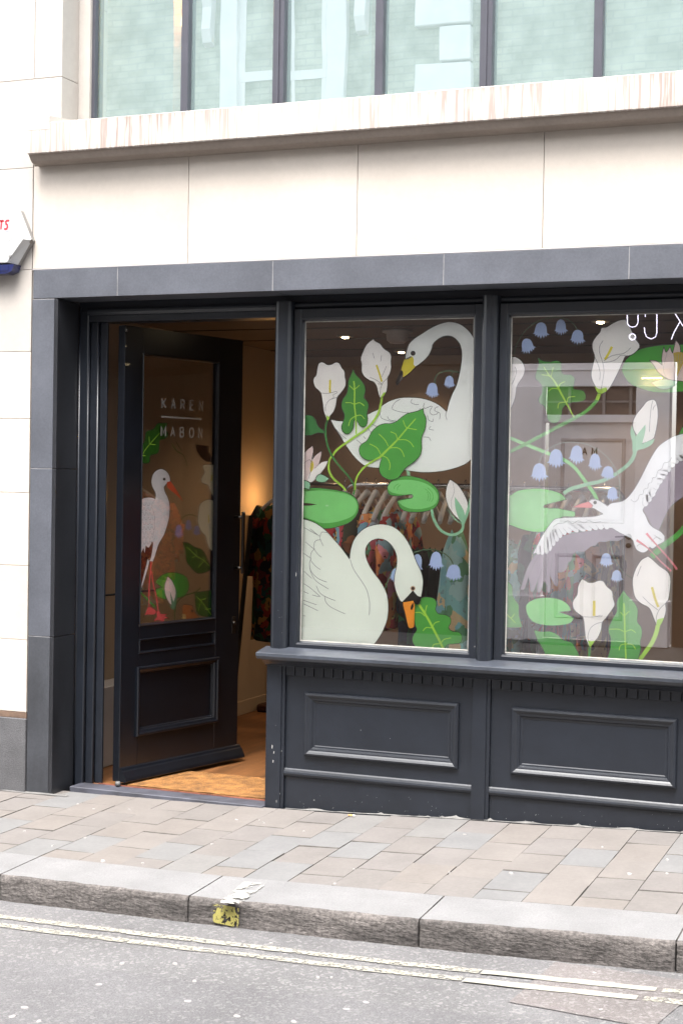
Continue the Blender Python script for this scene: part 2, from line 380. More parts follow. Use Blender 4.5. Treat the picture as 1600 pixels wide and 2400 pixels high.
z0 = gz(-2.5, KF); mb.face([(p0.x, KF-.009, z0-.085), (p1.x, KF-.009, z0-.092), (p1.x, KF-.009, z0-.02), (p0.x, KF-.009, z0-.014)])
part('worn_yellow_mark', mb, mark_y, kerb)

# paving slabs: columns run from kerb to shop, joints staggered every .26 m
TAN = [mat('tan_sandstone_slab_%d' % i, c, rough=.85, var=.05, scale=6., bump=.0009, bscale=70., var2=.1, scale2=60.) for i, c in enumerate([(.158, .143, .133), (.165, .149, .138), (.150, .137, .129), (.160, .143, .131), (.153, .140, .133)])]
BLU = [mat('blue_grey_sandstone_slab_%d' % i, c, rough=.85, var=.05, scale=6., bump=.0009, bscale=70., var2=.1, scale2=60.) for i, c in enumerate([(.149, .147, .147), (.153, .151, .150), (.158, .152, .147)])]
colour = {-7: 'BTTTTT', -8: 'TBTTTT', -9: 'TBTBTT', -6: 'TTTTTT'}
cmap = {0: 'BTTTT', 1: 'TBTTT', 2: 'TTTTT', 3: 'TBTTT', 4: 'bTTTT', 5: 'TBBTT', 6: 'BTBbT', 7: 'TTBTT', 8: 'TTTbT', 9: 'TTTBT', 10: 'TTTTT', 11: 'BBTTT', 12: 'TTBTT', 13: 'TTTTT', 14: 'TTBbT'}
X0 = -3.643; PW = .1838; gap = .0010; gapy = .0022
random.seed(11)
def jx(x, y): return x + .012*max(0, (y-KB))   # columns are very slightly out of square
for c in range(-26, 42):
    xa = X0 + c*PW; xb = xa+PW
    first = -.757 if c % 2 == 0 else -.890
    ys = [KB] + [first + .2615*k for k in range(8)]
    ys = [y for y in ys if y < .0] + [.105]
    if ys[-1]-ys[-2] < .06: ys.pop(-2)
    for k in range(len(ys)-1):
        code = cmap.get(c, ''); ch = code[k] if k < len(code) else random.choice('TTTBT')
        mm = random.choice(TAN) if ch == 'T' else (BLU[2] if ch == 'b' else random.choice(BLU[:2]))
        if (xa > 1.6 or xa < -6.5) and k % 1 == 0: mm = TAN[0] if (c+k) % 3 else BLU[0]
        ya, yb = ys[k]+gapy, ys[k+1]-gapy; mb = MB(); dz = random.uniform(-.0015, .0015)
        t1, t2 = random.uniform(-.0012, .0012), random.uniform(-.0012, .0012)
        bx = [(jx(xa, ya)+gap, ya), (jx(xb, ya)-gap, ya), (jx(xb, yb)-gap, yb), (jx(xa, yb)+gap, yb)]
        cx, cyy = sum(p[0] for p in bx)/4, sum(p[1] for p in bx)/4; ch_ = .0026
        def ring(inset, z): 
            return [mb.bm.verts.new((x+(inset*.3 if x < cx else -inset*.3), y+(inset if y < cyy else -inset), gz(x, y)+z+(t1 if x < cx else -t1)+(t2 if y < cyy else -t2)+dz)) for x, y in bx]
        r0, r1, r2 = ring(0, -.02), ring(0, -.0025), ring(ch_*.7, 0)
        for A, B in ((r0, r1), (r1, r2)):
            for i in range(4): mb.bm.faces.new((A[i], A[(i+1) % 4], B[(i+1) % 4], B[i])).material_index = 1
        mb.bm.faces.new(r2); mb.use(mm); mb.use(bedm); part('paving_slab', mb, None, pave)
# whitish cement haunching along the foot of the shopfront
CEM = mat('pale_cement', (.16, .155, .148), rough=.95, var=.2, scale=14., bump=.003, bscale=60.)
mb = MB(); random.seed(3); V = []
n = 260
for i in range(n+1):
    x = -2.87 + 3.4*i/n; h = max(.0, .001 + .010*noise.noise(Vector((x*9, 0, 0))) + .022*max(0, noise.noise(Vector((x*31, 3, 0)))-.15))
    w = .012 + .01*abs(noise.noise(Vector((x*17, 9, 0))))
    V.append([mb.bm.verts.new(q) for q in ((x, .128-w, gz(x, .1)+.0005), (x, .126-.004, gz(x, .1)+h*.7), (x, .131, gz(x, .1)+h))])
for i in range(n):
    for j in (0, 1): mb.bm.faces.new((V[i][j], V[i+1][j], V[i+1][j+1], V[i][j+1]))
part('cement_fillet', mb, CEM, pave)
mb = MB(); V = []
for i in range(61):
    x = -6.2 + 2.25*i/60; h = max(.001, .004+.008*noise.noise(Vector((x*13, 0, 0)))); y0 = -.004 
    V.append([mb.bm.verts.new(q) for q in ((x, y0-.022, gz(x, 0)+.002), (x, y0-.006, gz(x, 0)+.002+h*.6), (x, y0-.0005, gz(x, 0)+.002+h))])
for i in range(60):
    for j in (0, 1): mb.bm.faces.new((V[i][j], V[i+1][j], V[i+1][j+1], V[i][j+1]))
part('cement_fillet', mb, CEM, pave)
# flattened chewing gum on slabs and road
GUM = mat('old_chewing_gum', (.31, .295, .285), rough=.6, var=.05)
def flat_spot(px, py, r, lvl, name='chewing_gum'):
    z = 0
    for _ in range(6): p = onZ(px, py, z); z = lvl(p.x, p.y)
    mb = MB(); n = 10; v = []
    for k in range(n):
        a = 2*math.pi*k/n; rr = r*(1+.25*math.sin(2*a+px)+.12*math.sin(3*a+py))
        v.append((rr*math.cos(a), rr*math.sin(a)))
    top = [mb.bm.verts.new((x*.8, y*.8, .0025)) for x, y in v]; bot = [mb.bm.verts.new((x, y, -.003)) for x, y in v]
    mb.bm.faces.new(top)
    for k in range(n): mb.bm.faces.new((bot[k], bot[(k+1) % n], top[(k+1) % n], top[k]))
    mb.mats = [GUM]; me = mb.mesh(name); o = link(name, me, None, (p.x, p.y, z+.0015)); return o
gum_p = [(242, 2018, .011), (201, 1964, .006), (125, 1983, .006), (335, 2024, .006), (303, 1898, .005), (220, 1897, .006), (183, 1885, .006), (58, 1949, .006), (555, 1922, .007), (618, 1929, .006), (608, 1923, .004), (497, 1979, .006), (712, 1949, .004), (785, 2072, .007), (829, 2038, .004), (1052, 2046, .005), (1197, 2047, .009), (1474, 2049, .011), (1562, 2048, .007), (1411, 1986, .006), (1562, 2015, .007), (1088, 1957, .006)]
gum_r = [(287, 2259, .010), (411, 2260, .009), (456, 2301, .009), (441, 2348, .010), (233, 2309, .009), (58, 2363, .011), (30, 2384, .011), (555, 2383, .010), (688, 2396, .010), (745, 2292, .007), (777, 2292, .006), (857, 2351, .010), (812, 2367, .010), (1407, 2368, .007), (1392, 2282, .008), (1437, 2306, .006), (635, 2212, .006), (92, 2395, .009)]
for x, y, r in gum_p: tag(flat_spot(x, y, r*1.1, gz), 'small pale spot of flattened chewing gum on the paving slabs', 'chewing gum', 'gum spots on the pavement')
for x, y, r in gum_r: tag(flat_spot(x, y, r*1.1, rz), 'small pale spot of flattened chewing gum on the grey road', 'chewing gum', 'gum spots on the road')
# litter
def cig(px, py, ln, rot, label, m1, m2):
    z = 0
    for _ in range(6): p = onZ(px, py, z); z = gz(p.x, p.y)
    mb = MB(); c, s_ = math.cos(rot), math.sin(rot); L = ln/2
    mb.use(m1).tube([(-L*c, -L*s_, .005), (.3*L*c, .3*L*s_, .005)], .0042, 8); mb.use(m2).tube([(.3*L*c, .3*L*s_, .005), (L*c, L*s_, .0045)], [.0042, .0036], 8)
    me = mb.mesh('cigarette_butt'); o = link('cigarette_butt', me, None, (p.x, p.y, z+.001)); tag(o, label, 'cigarette butt')
FILT = mat('orange_filter', (.62, .33, .12), rough=.8, var=.1); PAPER = mat('cigarette_paper', (.72, .69, .64), rough=.8)
cig(824, 1914, .032, .1, 'orange cigarette butt lying at the foot of the stall riser between door and mullion', FILT, PAPER)
cig(240, 1856, .036, -.1, 'pale cigarette butt on the slab just before the doorway threshold', PAPER, PAPER)
# ================================================================== STONE BUILDING
bld = thing('stone_building', 'cream limestone faced building above and around the navy shopfront', 'building', (-2.6, 0, 0))
mb = MB()   # backing wall behind the panels (joint colour), with the openings left free
for a in ((-16, -4.195, .012, .32, -.3, 6.32), (-4.0475, 9, .012, .32, 2.40, 3.02), (-4.06, 9, .2, .34, 2.9, 3.2), (-4.045, 9, .012, .32, 5.3, 6.32), (4.5, 9, .012, .32, -.3, 2.40), (-4.045, 9, .3, 4.2, 2.42, 3.15)):
    mb.box(*a)
part('backing_wall', mb, JOINT, bld)
def panel(x0, x1, z0, z1, m, y=0., name='stone_panel', d=.0125, g=.0011):
    mb = MB(); mb.box(x0+g, x1-g, y, y+d, z0+g, z1-g, bev=.0012); return part(name, mb, m, bld)
xs = [-4.193, -3.353, -2.515, -1.672, -.83, .01, .85, 1.69, 2.53, 3.37, 4.21, 5.05, 5.9, 6.8, 8]
for a, b in zip(xs[:-1], xs[1:]): panel(a, b, 2.521, 3.014, LIME)
mb = MB(); mb.box(-4.193, 9, -.002, .012, 2.5165, 2.5215); part('mortar_line', mb, WHITEW, bld)
# left pier courses
zc = [.37, .723, 1.084, 1.439, 1.799, 2.123, 2.519, 3.01, 3.435, 3.86, 4.28, 4.7, 5.12]
for i, (a, b) in enumerate(zip(zc[:-1], zc[1:])):
    off = .45 if i % 2 else 0
    xe = [-4.196, -5.1-off, -6.0-off, -6.9-off, -7.8-off, -8.7-off, -9.6-off, -10.6-off]
    for p, q in zip(xe[1:], xe[:-1]): panel(p, q, a, b, LIMEW if b > 2.4 else LIME)
for a, b in zip(zc[8:-1], zc[9:]): panel(-4.196, -4.041, a, b, LIMEW, y=.0, d=.149)
mb = MB(); mb.box(-4.196, -4.041, -.002, .149, 3.15, 3.433, bev=.0012); part('stone_panel', mb, LIMEW, bld)
# reveal of the upper window and narrow pier beside it
mb = MB(); mb.box(-4.30, -3.98, .1505, .2, 3.15, 5.3); part('window_reveal', mb, LIMEW, bld)
# upper wall
for r in range(2):
    for a, b in zip(xs[:-1], xs[1:]): panel(a, b, 5.32+r*.5, 5.82+r*.5, LIME)
# plinth at the left
mb = MB(); mb.box(-11, -4.193, -.012, .02, -.25, .340, bev=.003); part('plinth', mb, PLINTH, bld)
mb = MB(); mb.box(-11, -4.194, -.002, .03, .3405, .369, bev=.001); part('flashing', mb, RUST, bld)
# projecting ledge: profile (y,z)
prof = [(-.10, 3.193), (-.10, 3.056), (-.097, 3.052), (-.09, 3.052), (-.086, 3.046), (-.074, 3.030), (-.068, 3.022), (-.062, 3.019), (-.006, 3.012), (.02, 3.004), (.02, 3.215), (-.09, 3.198)]
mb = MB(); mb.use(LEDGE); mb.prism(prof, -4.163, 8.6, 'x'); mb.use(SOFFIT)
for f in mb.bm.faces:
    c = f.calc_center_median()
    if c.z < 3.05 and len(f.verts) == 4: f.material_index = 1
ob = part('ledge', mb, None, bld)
mb = MB(); mb.box(-4.163, -4.041, -.1005, .02, 3.16, 3.226, bev=.002); mb.prism([(-4.041, -.1), (-4.041, .1), (-3.94, .1)], 3.19, 3.226, 'z'); part('ledge_upstand', mb, LIMEW, bld)
# granite surround of the shopfront
jx_ = [-4.188, -3.721, -2.918, -2.107, -1.302, -.5, .3, 1.1, 1.9, 2.7, 3.5, 4.3]
for a, b in zip(jx_[:-1], jx_[1:]):
    mb = MB(); mb.box(a+.0018, b-.0018, -.004, .188, 2.377, 2.514, bev=.0015); part('granite_block', mb, GRAN, bld)
mb = MB(); mb.box(-4.186, 4.3, -.0025, .18, 2.379, 2.512); mb.box(-4.186, -4.0663, -.0025, .18, -.2, 2.375); part('mortar_bed', mb, MORT, bld)
for a, b in ((-.1, .745), (.745, 1.558), (1.558, 2.374)):
    mb = MB(); mb.box(-4.188, -4.0655, -.004, .012, a+.0018, b-.0018, bev=.0012); part('granite_block', mb, GRAN_W if a < .7 else GRAN, bld)
    mb = MB(); mb.box(-4.064, -4.045, -.004, .188, a+.0018, b-.0018, bev=.0012); part('granite_return', mb, GRAN_D, bld)
# upper window strip
win = part('upper_window', MB().box(-3.965, 4.6, .23, .27, 3.13, 3.2), FRAME_UP, bld)
mb = MB(); mb.box(-3.990, -3.965, .17, .205, 3.15, 5.3, bev=.002); mb.box(-3.99, 4.6, .17, .26, 5.22, 5.32); part('frame', mb, FRAME_UP, win)
mb = MB(); mb.box(-4.0, -3.9902, .160, .2, 3.15, 5.3, bev=.002); part('seal', mb, mat('grey_seal', (.35, .35, .35)), win)
ms = [-3.478, -2.99, -2.492, -1.99, -1.492, -.99, -.49, .01, .51, 1.01, 1.51, 2.01, 2.51, 3.01, 3.51, 4.01]
for i, x in enumerate(ms):
    w = .019 if i % 2 == 0 else .028
    mb = MB(); mb.box(x-w, x+w, .175, .25, 3.18, 5.3, bev=.003)
    if i % 2: mb.box(x-.006, x+.006, .168, .176, 3.18, 5.3)
    part('mullion', mb, FRAME_UP, win)
GLU = glass('coated_upper_glass', .78, tint=(.75, .85, .83), rtint=(.84, .97, 1.0), wob=.0009)
nt = GLU.node_tree; mo = [n for n in nt.nodes if n.type == 'OUTPUT_MATERIAL'][0]; sh = mo.inputs[0].links[0].from_socket
df = nd(nt, 'ShaderNodeBsdfDiffuse'); df.inputs[0].default_value = (.32, .43, .42, 1); ms_ = nd(nt, 'ShaderNodeMixShader'); ms_.inputs[0].default_value = .34
nt.links.new(sh, ms_.inputs[1]); nt.links.new(df.outputs[0], ms_.inputs[2]); nt.links.new(ms_.outputs[0], mo.inputs[0])
xg = [-3.975] + ms + [4.6]
for i, (a, b) in enumerate(zip(xg[:-1], xg[1:])):
    mb = MB(); k = .0012*((i*7) % 5-2); mb.face([(a, .215+k, 3.17), (b, .215-k, 3.17), (b, .215-k, 5.3), (a, .215+k, 5.3)])
    part('pane', mb, GLU, win)
# pale blinds and walls of the room behind the upper window
mb = MB(); mb.box(-4.3, 5, 3.2, 3.3, 3.0, 5.6); mb.box(-4.3, -4.2, .32, 3.2, 3.15, 5.6); part('upstairs_back_wall', mb, mat('upstairs_wall', (.42, .50, .46), var=.04), bld)
mb = MB(); mb.box(-4.3, 5, .3, 3.3, 5.4, 5.5); part('upstairs_ceiling', mb, mat('upstairs_ceiling', (.6, .6, .58)), bld)
UX = onY(431, 165, .36).x
ul = thing('upstairs_lamp', 'warm lamp glowing behind the first upstairs mullion', 'lamp', (UX, .36, 3.78))
mb = MB(); mb.lathe((UX, .36, 3.72), [(.012, 0), (.018, .02), (.014, .07), (.01, .08)], 14); part('bulb', mb, mat('upstairs_bulb', (1, .7, .3), emit=(1, .55, .2, 12.)), ul)
mb = MB(); mb.tube([(UX, .36, 3.80), (UX, .36, 5.4)], .006); part('flex', mb, mat('flex', (.05, .05, .05)), ul)
l = bpy.data.lights.new('upstairs_lamp_light', 'POINT'); l.energy = 5.; l.color = (1, .55, .2); l.shadow_soft_size = .03
o = bpy.data.objects.new('upstairs_lamp_light', l); COL.objects.link(o); o.parent = ul; o.location = (0, -.03, .10)
TIMB = mat('warm_timber_post', (.42, .19, .07), rough=.5, var=.15, scale=4.)
for x in (onY(420, 100, .42).x, onY(884, 60, .42).x):
    mb = MB(); mb.box(x-.02, x+.03, .4, .44, 3.2, 5.3); part('upstairs_post', mb, TIMB, bld)

# burglar alarm on the left wall
AW = mat('white_alarm_plastic', (.46, .46, .455), rough=.35, var=.03, scale=8.); AB = mat('dark_blue_strobe', (.012, .018, .09), rough=.2, var=.1, coat=.4); DIRT = mat('black_grime', (.06, .05, .04), rough=.9, var=.4, scale=60.)
al = thing('alarm_box', 'white hexagonal burglar alarm box with dark blue strobe base on the left wall', 'alarm box', (-4.41, 0, 2.5))
def hexa(hw, hm, zb, zt, zm, tw): return [(-4.41-tw, zt), (-4.41+tw, zt), (-4.41+hw, zm), (-4.41+hm, zb), (-4.41-hm, zb), (-4.41-hw, zm)]
mb = MB(); A = hexa(.232, .155, 2.540, 2.800, 2.655, .165); B = hexa(.208, .118, 2.548, 2.775, 2.655, .150)
va = [mb.bm.verts.new((x, -.003, z)) for x, z in A]; vb = [mb.bm.verts.new((x, -.03, z)) for x, z in A]; vc = [mb.bm.verts.new((x, -.07, z)) for x, z in B]
mb.use(AW); mb.use(mat('grey_shading_rim', (.22, .21, .20)))  # grey rim paints the shading line around the edge of the box
for P_, Q_ in ((va, vb), (vb, vc)):
    for i in range(6): mb.bm.faces.new((P_[i], P_[(i+1) % 6], Q_[(i+1) % 6], Q_[i]))
mb.bm.faces.new(vc); mb.bm.faces.new(va[::-1])
for f in mb.bm.faces:
    if f.calc_center_median().y > -.02: f.material_index = 1
bod = part('cover', mb, None, al)
mb = MB(); mb.prism([(-4.565, 2.538), (-4.255, 2.538), (-4.268, 2.505), (-4.30, 2.494), (-4.52, 2.494), (-4.552, 2.505)], -.066, -.004, 'y'); mb.box(-4.40, -4.285, -.069, -.066, 2.508, 2.532); part('strobe', mb, AB, al)
mb = MB(); mb.lathe((-4.272, -.0735, 2.578), [(.008, .003), (.008, -.001), (.005, -.002)], 14, 'y'); part('screw', mb, mat('screw', (.3, .3, .3)), al)
mb = MB(); mb.box(-4.187, -4.176, -.036, -.0275, 2.640, 2.658); part('grime', mb, DIRT, al)
# ================================================================== SHOPFRONT JOINERY
shop = thing('shopfront', 'navy painted timber shopfront joinery framing the doorway and display windows', 'shopfront', (-2.5, .1, 0))
TOPZ = 2.377
# head rail with mouldings
mb = MB(); mb.box(-4.045, 4.2, .19, .30, 2.279, TOPZ, bev=.002)
mb.prism([(.19, 2.345), (.178, 2.345), (.172, 2.335), (.172, 2.325), (.180, 2.312), (.19, 2.312)], -3.99, 4.2, 'x')
part('head_rail', mb, PAINT, shop)
mb = MB()
# left door jamb: stepped, reeded mouldings
mb.box(-4.045, -3.99, .185, .30, -.02, 2.33, bev=.003); mb.box(-3.988, -3.945, .205, .26, -.02, 2.30, bev=.006, seg=2); mb.box(-3.943, -3.902, .222, .238, -.02, 2.285, bev=.004, seg=2)
mb.tube([(-3.994, .197, -.01), (-3.994, .197, 2.33)], .009, 10); mb.tube([(-3.948, .213, -.01), (-3.948, .213, 2.30)], .007, 10); mb.tube([(-4.036, .187, -.01), (-4.036, .187, 2.35)], .006, 8)
part('door_jamb', mb, PAINT, shop)
# posts between the openings (half-round nosed)
def post(xa, xb):
    mb = MB(); w = xb-xa; c = (xa+xb)/2
    pf = [(xa, .30), (xa, .150), (xa+.004, .138), (xa+.014, .126), (xa+.026, .121), (xb-.026, .121), (xb-.014, .126), (xb-.004, .138), (xb, .150), (xb, .30)]
    mb.prism(pf, .742, 2.345, 'z')
    mb.prism([(xa-.004, .30), (xa-.004, .19), (xb+.004, .19), (xb+.004, .30)], 2.20, 2.345, 'z')
    part('post', mb, PAINT, shop)
    mb = MB(); pf = [(xa-.002, .30), (xa-.002, .118), (xb-.014, .118), (xb-.014, .124), (xb+.002, .124), (xb+.002, .30)]
    mb.prism(pf, gz(c, .1)-.03, .697, 'z'); part('base_post', mb, PAINT, shop)
posts = [(-2.968, -2.882), (-1.974, -1.900), (-1.020, -.946), (-.066, .008), (.888, .962)]
for p in posts: post(*p)
# sill: weathered top, square nosing, cove underneath
SILLP = mat('worn_sill_paint_sky_sheen', (.050, .057, .072), rough=.38, var=.22, scale=9., bump=.0006, bscale=50., coat=.15, stretch=(.3, 1, 1), var2=.2, scale2=30.)  # worn navy, lightened to carry the sheen of the sky in its colour
mb = MB(); mb.prism([(.04, .7135), (.04, .727), (.043, .7295), (.155, .748), (.155, .70), (.05, .70), (.0425, .7105)], -2.992, 4.2, 'x')
part('sill', mb, SILLP, shop)
mb = MB(); mb.prism([(.058, .6995), (.066, .692), (.078, .686), (.092, .674), (.103, .668), (.103, .664), (.14, .664), (.14, .6995)], -2.972, 4.2, 'x')
part('sill_cove', mb, PAINT, shop)
# one bay of stall riser
def bay(xa, xb, nd_, p0, p1):
    mb = MB(); zb = gz((xa+xb)/2, .1)-.06
    mb.box(xa, xb, .138, .17, zb, .70)
    r = part('stall_riser', mb, PAINT, shop)
    mb = MB()
    mb.frame(p0, p1, .256, .549, [(0, .1375), (0, .124), (.004, .119), (.012, .1165), (.020, .121), (.026, .1255), (.031, .1265), (.036, .1285), (.040, .1345), (.046, .1355), (.050, .1376)])
    part('panel_moulding', mb, PAINT, r)
    mb = MB(); mb.prism([(.1379, .192), (.133, .191), (.1285, .186), (.124, .176), (.1215, .168), (.1255, .158), (.132, .153), (.1379, .152)], xa, xb, 'x')
    part('base_moulding', mb, PAINT, r)
    pt = (xb-xa)/nd_
    for i in range(nd_):
        mb = MB(); mb.box(xa+i*pt+.0028, xa+(i+1)*pt-.0028, .1245+random.uniform(-.0008, .0008), .1379, .6225, .6625, bev=.0015); part('dentil', mb, PAINT, r)
for (a, b), (c, d) in zip(posts[:-1], posts[1:]):
    n = 19; L = c-b; bay(b+.003, c-.003, n, b+L*.112, c-L*.075)
# display windows
GLS = glass('display_window_glass', .30, tint=(.985, .99, .985), wob=.0)
GLB = glass('display_window_glass_back', .02, tint=(1, 1, 1))
GY = .19
def display(xa, xb, label, cat='shop window'):
    t = thing('display_window', label, cat, ((xa+xb)/2, .17, .745))
    mb = MB()   # sash: face at y=.160
    z0, z1 = .742, 2.312
    fw = .034; fz = .030
    mb.box(xa, xa+fw, .160, .225, z0, z1, bev=.002); mb.box(xb-fw, xb, .160, .225, z0, z1, bev=.002)
    mb.box(xa+fw, xb-fw, .1603, .2247, z0, z0+fz-.006, bev=.002); mb.box(xa+fw, xb-fw, .1603, .2247, 2.268, z1, bev=.002)
    part('sash', mb, PAINT, t)
    gx0, gx1, gz0, gz1 = xa+fw, xb-fw, z0+fz-.006, 2.268
    mb = MB(); mb.frame(gx0, gx1, gz0, gz1, [(0, .163), (.005, .165), (.009, .176), (.012, .184)]); part('glazing_bead', mb, PAINT, t)
    mb = MB(); mb.frame(gx0+.0118, gx1-.0118, gz0+.0118, gz1-.0118, [(0, .1835), (.0035, .1845), (.0045, .188)]); part('glazing_seal', mb, BEAD, t)
    mb = MB(); mb.use(GLS); mb.use(GLB); mb.box(gx0+.008, gx1-.008, .187, .1925, gz0+.008, gz1-.008)
    for f in mb.bm.faces: f.material_index = 0 if f.calc_center_median().y < .1875 else 1
    part('glass_pane', mb, None, t)
    return t
win1 = display(-2.880, -1.976, 'left display window beside the doorway, printed with two white swans and green leaves')
win2 = display(-1.898, -1.022, 'right display window beyond the mullion, printed with a flying stork and calla lilies')
win3 = display(-.944, -.068, 'plain display window outside the picture to the right of the stork window')
win4 = display(.010, .886, 'farthest plain display window to the right of the other panes')
mb = MB(); mb.box(.964, 4.2, .14, .3, -.3, 2.345); part('end_boarding', mb, PAINT, shop)
# chips of paint missing
CHIP = mat('bare_primer_chip', (.45, .44, .43), rough=.7, var=.1)
random.seed(5)
mb = MB()
def chip(px, py, Y, w, h):
    p = onY(px, py, Y); mb.face([(p.x-w, Y-.0008, p.z-h), (p.x+w*.7, Y-.0008, p.z-h*.8), (p.x+w, Y-.0008, p.z+h*.6), (p.x-w*.6, Y-.0008, p.z+h)])
for a in ((638, 1750, .1174, .0022, .009), (642, 1763, .1174, .0018, .006), (640, 1784, .1174, .002, .007), (660, 1760, .1174, .001, .003), (648, 1878, .1174, .001, .006), (656, 1860, .1174, .0012, .003), (646, 1700, .1174, .0012, .0018), (694, 1346, .1595, .0016, .010),
          (716, 1733, .1375, .0018, .002), (845, 1711, .1375, .0016, .0018), (914, 1731, .1375, .0014, .0016), (736, 1875, .1375, .004, .0014), (652, 1430, .1205, .0010, .0010), (660, 1446, .1205, .0009, .001), (661, 1483, .1205, .0010, .0010), (660, 1340, .1205, .001, .001), (655, 1447, .1205, .001, .001), (1112, 1515, .1205, .001, .003)): chip(*a)
for i in range(70):
    x = random.uniform(700, 1590); y0 = 1895+(x-664)*.062; chip(x, y0-random.expovariate(.08)-4, .1375, random.uniform(.0006, .0013), random.uniform(.0006, .0013))
o = part('paint_chips', mb, CHIP, shop); o['kind'] = 'stuff'
mb = MB()
# threshold
mb.box(-4.0, -2.968, .085, .20, -.03, .012, bev=.003)
thr = part('threshold', mb, mat('worn_grey_threshold', (.062, .064, .082), rough=.6, var=.25, scale=8., bump=.001), shop)
mb = MB(); mb.box(-3.905, -2.969, .198, .206, .0, .0165); part('threshold_strip', mb, mat('rust_red_strip', (.22, .07, .04), rough=.7, var=.3), shop)

# ================================================================== STROKE LETTERS
GLY = {'K': [[(0, 0), (0, 1)], [(.58, 1), (0, .42)], [(.16, .58), (.6, 0)]], 'A': [[(0, 0), (.3, 1), (.6, 0)], [(.11, .36), (.49, .36)]],
 'R': [[(0, 0), (0, 1), (.3, 1), (.48, .93), (.52, .76), (.48, .58), (.3, .5), (0, .5)], [(.3, .5), (.55, 0)]], 'E': [[(.5, 0), (0, 0), (0, 1), (.5, 1)], [(0, .52), (.44, .52)]],
 'N': [[(0, 0), (0, 1), (.55, 0), (.55, 1)]], 'M': [[(0, 0), (.04, 1), (.34, .3), (.64, 1), (.68, 0)]],
 'B': [[(0, 0), (0, 1), (.3, 1), (.46, .92), (.48, .76), (.44, .6), (.28, .53), (0, .53)], [(.28, .53), (.48, .46), (.53, .27), (.48, .08), (.3, 0), (0, 0)]],
 'O': [[(.32+.32*math.sin(k*math.pi/10), .5+.5*math.cos(k*math.pi/10)) for k in range(21)]],
 '0': [[(.25+.25*math.sin(k*math.pi/10), .5+.5*math.cos(k*math.pi/10)) for k in range(21)]],
 '2': [[(0, .78), (.08, .94), (.26, 1), (.44, .93), (.5, .76), (.42, .56), (0, 0), (.52, 0)]], '3': [[(0, .84), (.12, .97), (.28, 1), (.45, .92), (.48, .76), (.4, .58), (.2, .53)], [(.2, .53), (.45, .46), (.52, .27), (.45, .07), (.26, 0), (.1, .03), (0, .16)]],
 '4': [[(.4, 0), (.4, 1), (0, .3), (.55, .3)]], 'T': [[(0, 1), (.6, 1)], [(.3, 1), (.3, 0)]], 'S': [[(.62, 1), (.24, 1), (.14, .86), (.2, .62), (.42, .48), (.46, .2), (.34, 0), (0, 0)]]}
def ribbon(mb, pts, w, to3, taper=None):
    """flat stroke of width w along 2-D points, mapped by to3(u,v)"""
    n = len(pts); L = []
    for i in range(n):
        a = Vector(pts[max(i-1, 0)]); b = Vector(pts[min(i+1, n-1)]); p = Vector(pts[i]); d = b-a
        if d.length < 1e-9: d = Vector((1, 0))
        d.normalize(); nn = Vector((-d.y, d.x))
        if 0 < i < n-1:
            d1 = (p-a).normalized(); c = max(.5, abs(d1.dot(d))); k = 1/c
        else: k = 1
        ww = w*.5*k*(taper(i/(n-1)) if taper else 1)
        L.append((mb.bm.verts.new(to3(*(p+nn*ww))), mb.bm.verts.new(to3(*(p-nn*ww)))))
    for i in range(n-1):
        f = mb.bm.faces.new((L[i][0], L[i+1][0], L[i+1][1], L[i][1])); f.material_index = mb.mi
def text(mb, s, u0, v0, h, adv, w, to3, sl=0.):
    for i, ch in enumerate(s):
        if ch in GLY:
            for st in GLY[ch]: ribbon(mb, [(u0+i*adv+x*h+sl*y*h, v0+y*h) for x, y in st], w, to3)
RED = mat('red_print', (.62, .03, .05), rough=.4, var=.02); PBLU = mat('faded_blue_print', (.50, .54, .60), rough=.5, var=.03)
f3 = lambda u, v: (u, -.0712, v)
mb = MB(); text(mb, 'TS', -4.340, 2.708, .040, .030, .0085, f3, .12); part('red_lettering', mb, RED, al)
mb = MB(); text(mb, '0', -4.342, 2.643, .025, .02, .0035, f3); text(mb, '023', -4.310, 2.643, .025, .019, .0035, f3); text(mb, '44', -4.338, 2.600, .024, .018, .0035, f3)
ribbon(mb, [(-4.40, 2.748), (-4.285, 2.750)], .002, f3); ribbon(mb, [(-4.284, 2.732), (-4.277, 2.698), (-4.40, 2.697)], .002, f3); part('faded_lettering', mb, PBLU, al)
# ================================================================== PRINTED ARTWORK ON THE GLASS
def parse(s):
    out = []
    for t in s.split():
        sh = t.endswith('s'); x, y = (t[:-1] if sh else t).split(','); out.append((float(x), float(y), sh))
    return out
def smooth(P, closed=True, n=6):
    m_ = len(P); T = []
    for i in range(m_):
        if closed: a, b = P[i-1], P[(i+1) % m_]
        else: a, b = P[max(i-1, 0)], P[min(i+1, m_-1)]
        T.append(((b[0]-a[0])/2, (b[1]-a[1])/2))
    out = []
    for i in range(m_ if closed else m_-1):
        p, q = P[i], P[(i+1) % m_]; ch = (q[0]-p[0], q[1]-p[1]); L = math.hypot(*ch)
        t0 = ch if p[2] else T[i]; t1 = ch if q[2] else T[(i+1) % m_]
        def cl(t):
            l = math.hypot(*t); return t if l < L*1.3 or l == 0 else (t[0]*L*1.3/l, t[1]*L*1.3/l)
        t0, t1 = cl(t0), cl(t1); k = n if L > 25 else 3
        for j in range(k):
            s = j/k; h1 = 2*s**3-3*s**2+1; h2 = s**3-2*s**2+s; h3 = -2*s**3+3*s**2; h4 = s**3-s**2
            out.append((h1*p[0]+h2*t0[0]+h3*q[0]+h4*t1[0], h1*p[1]+h2*t0[1]+h3*q[1]+h4*t1[1]))
    if not closed: out.append(P[-1][:2])
    return out
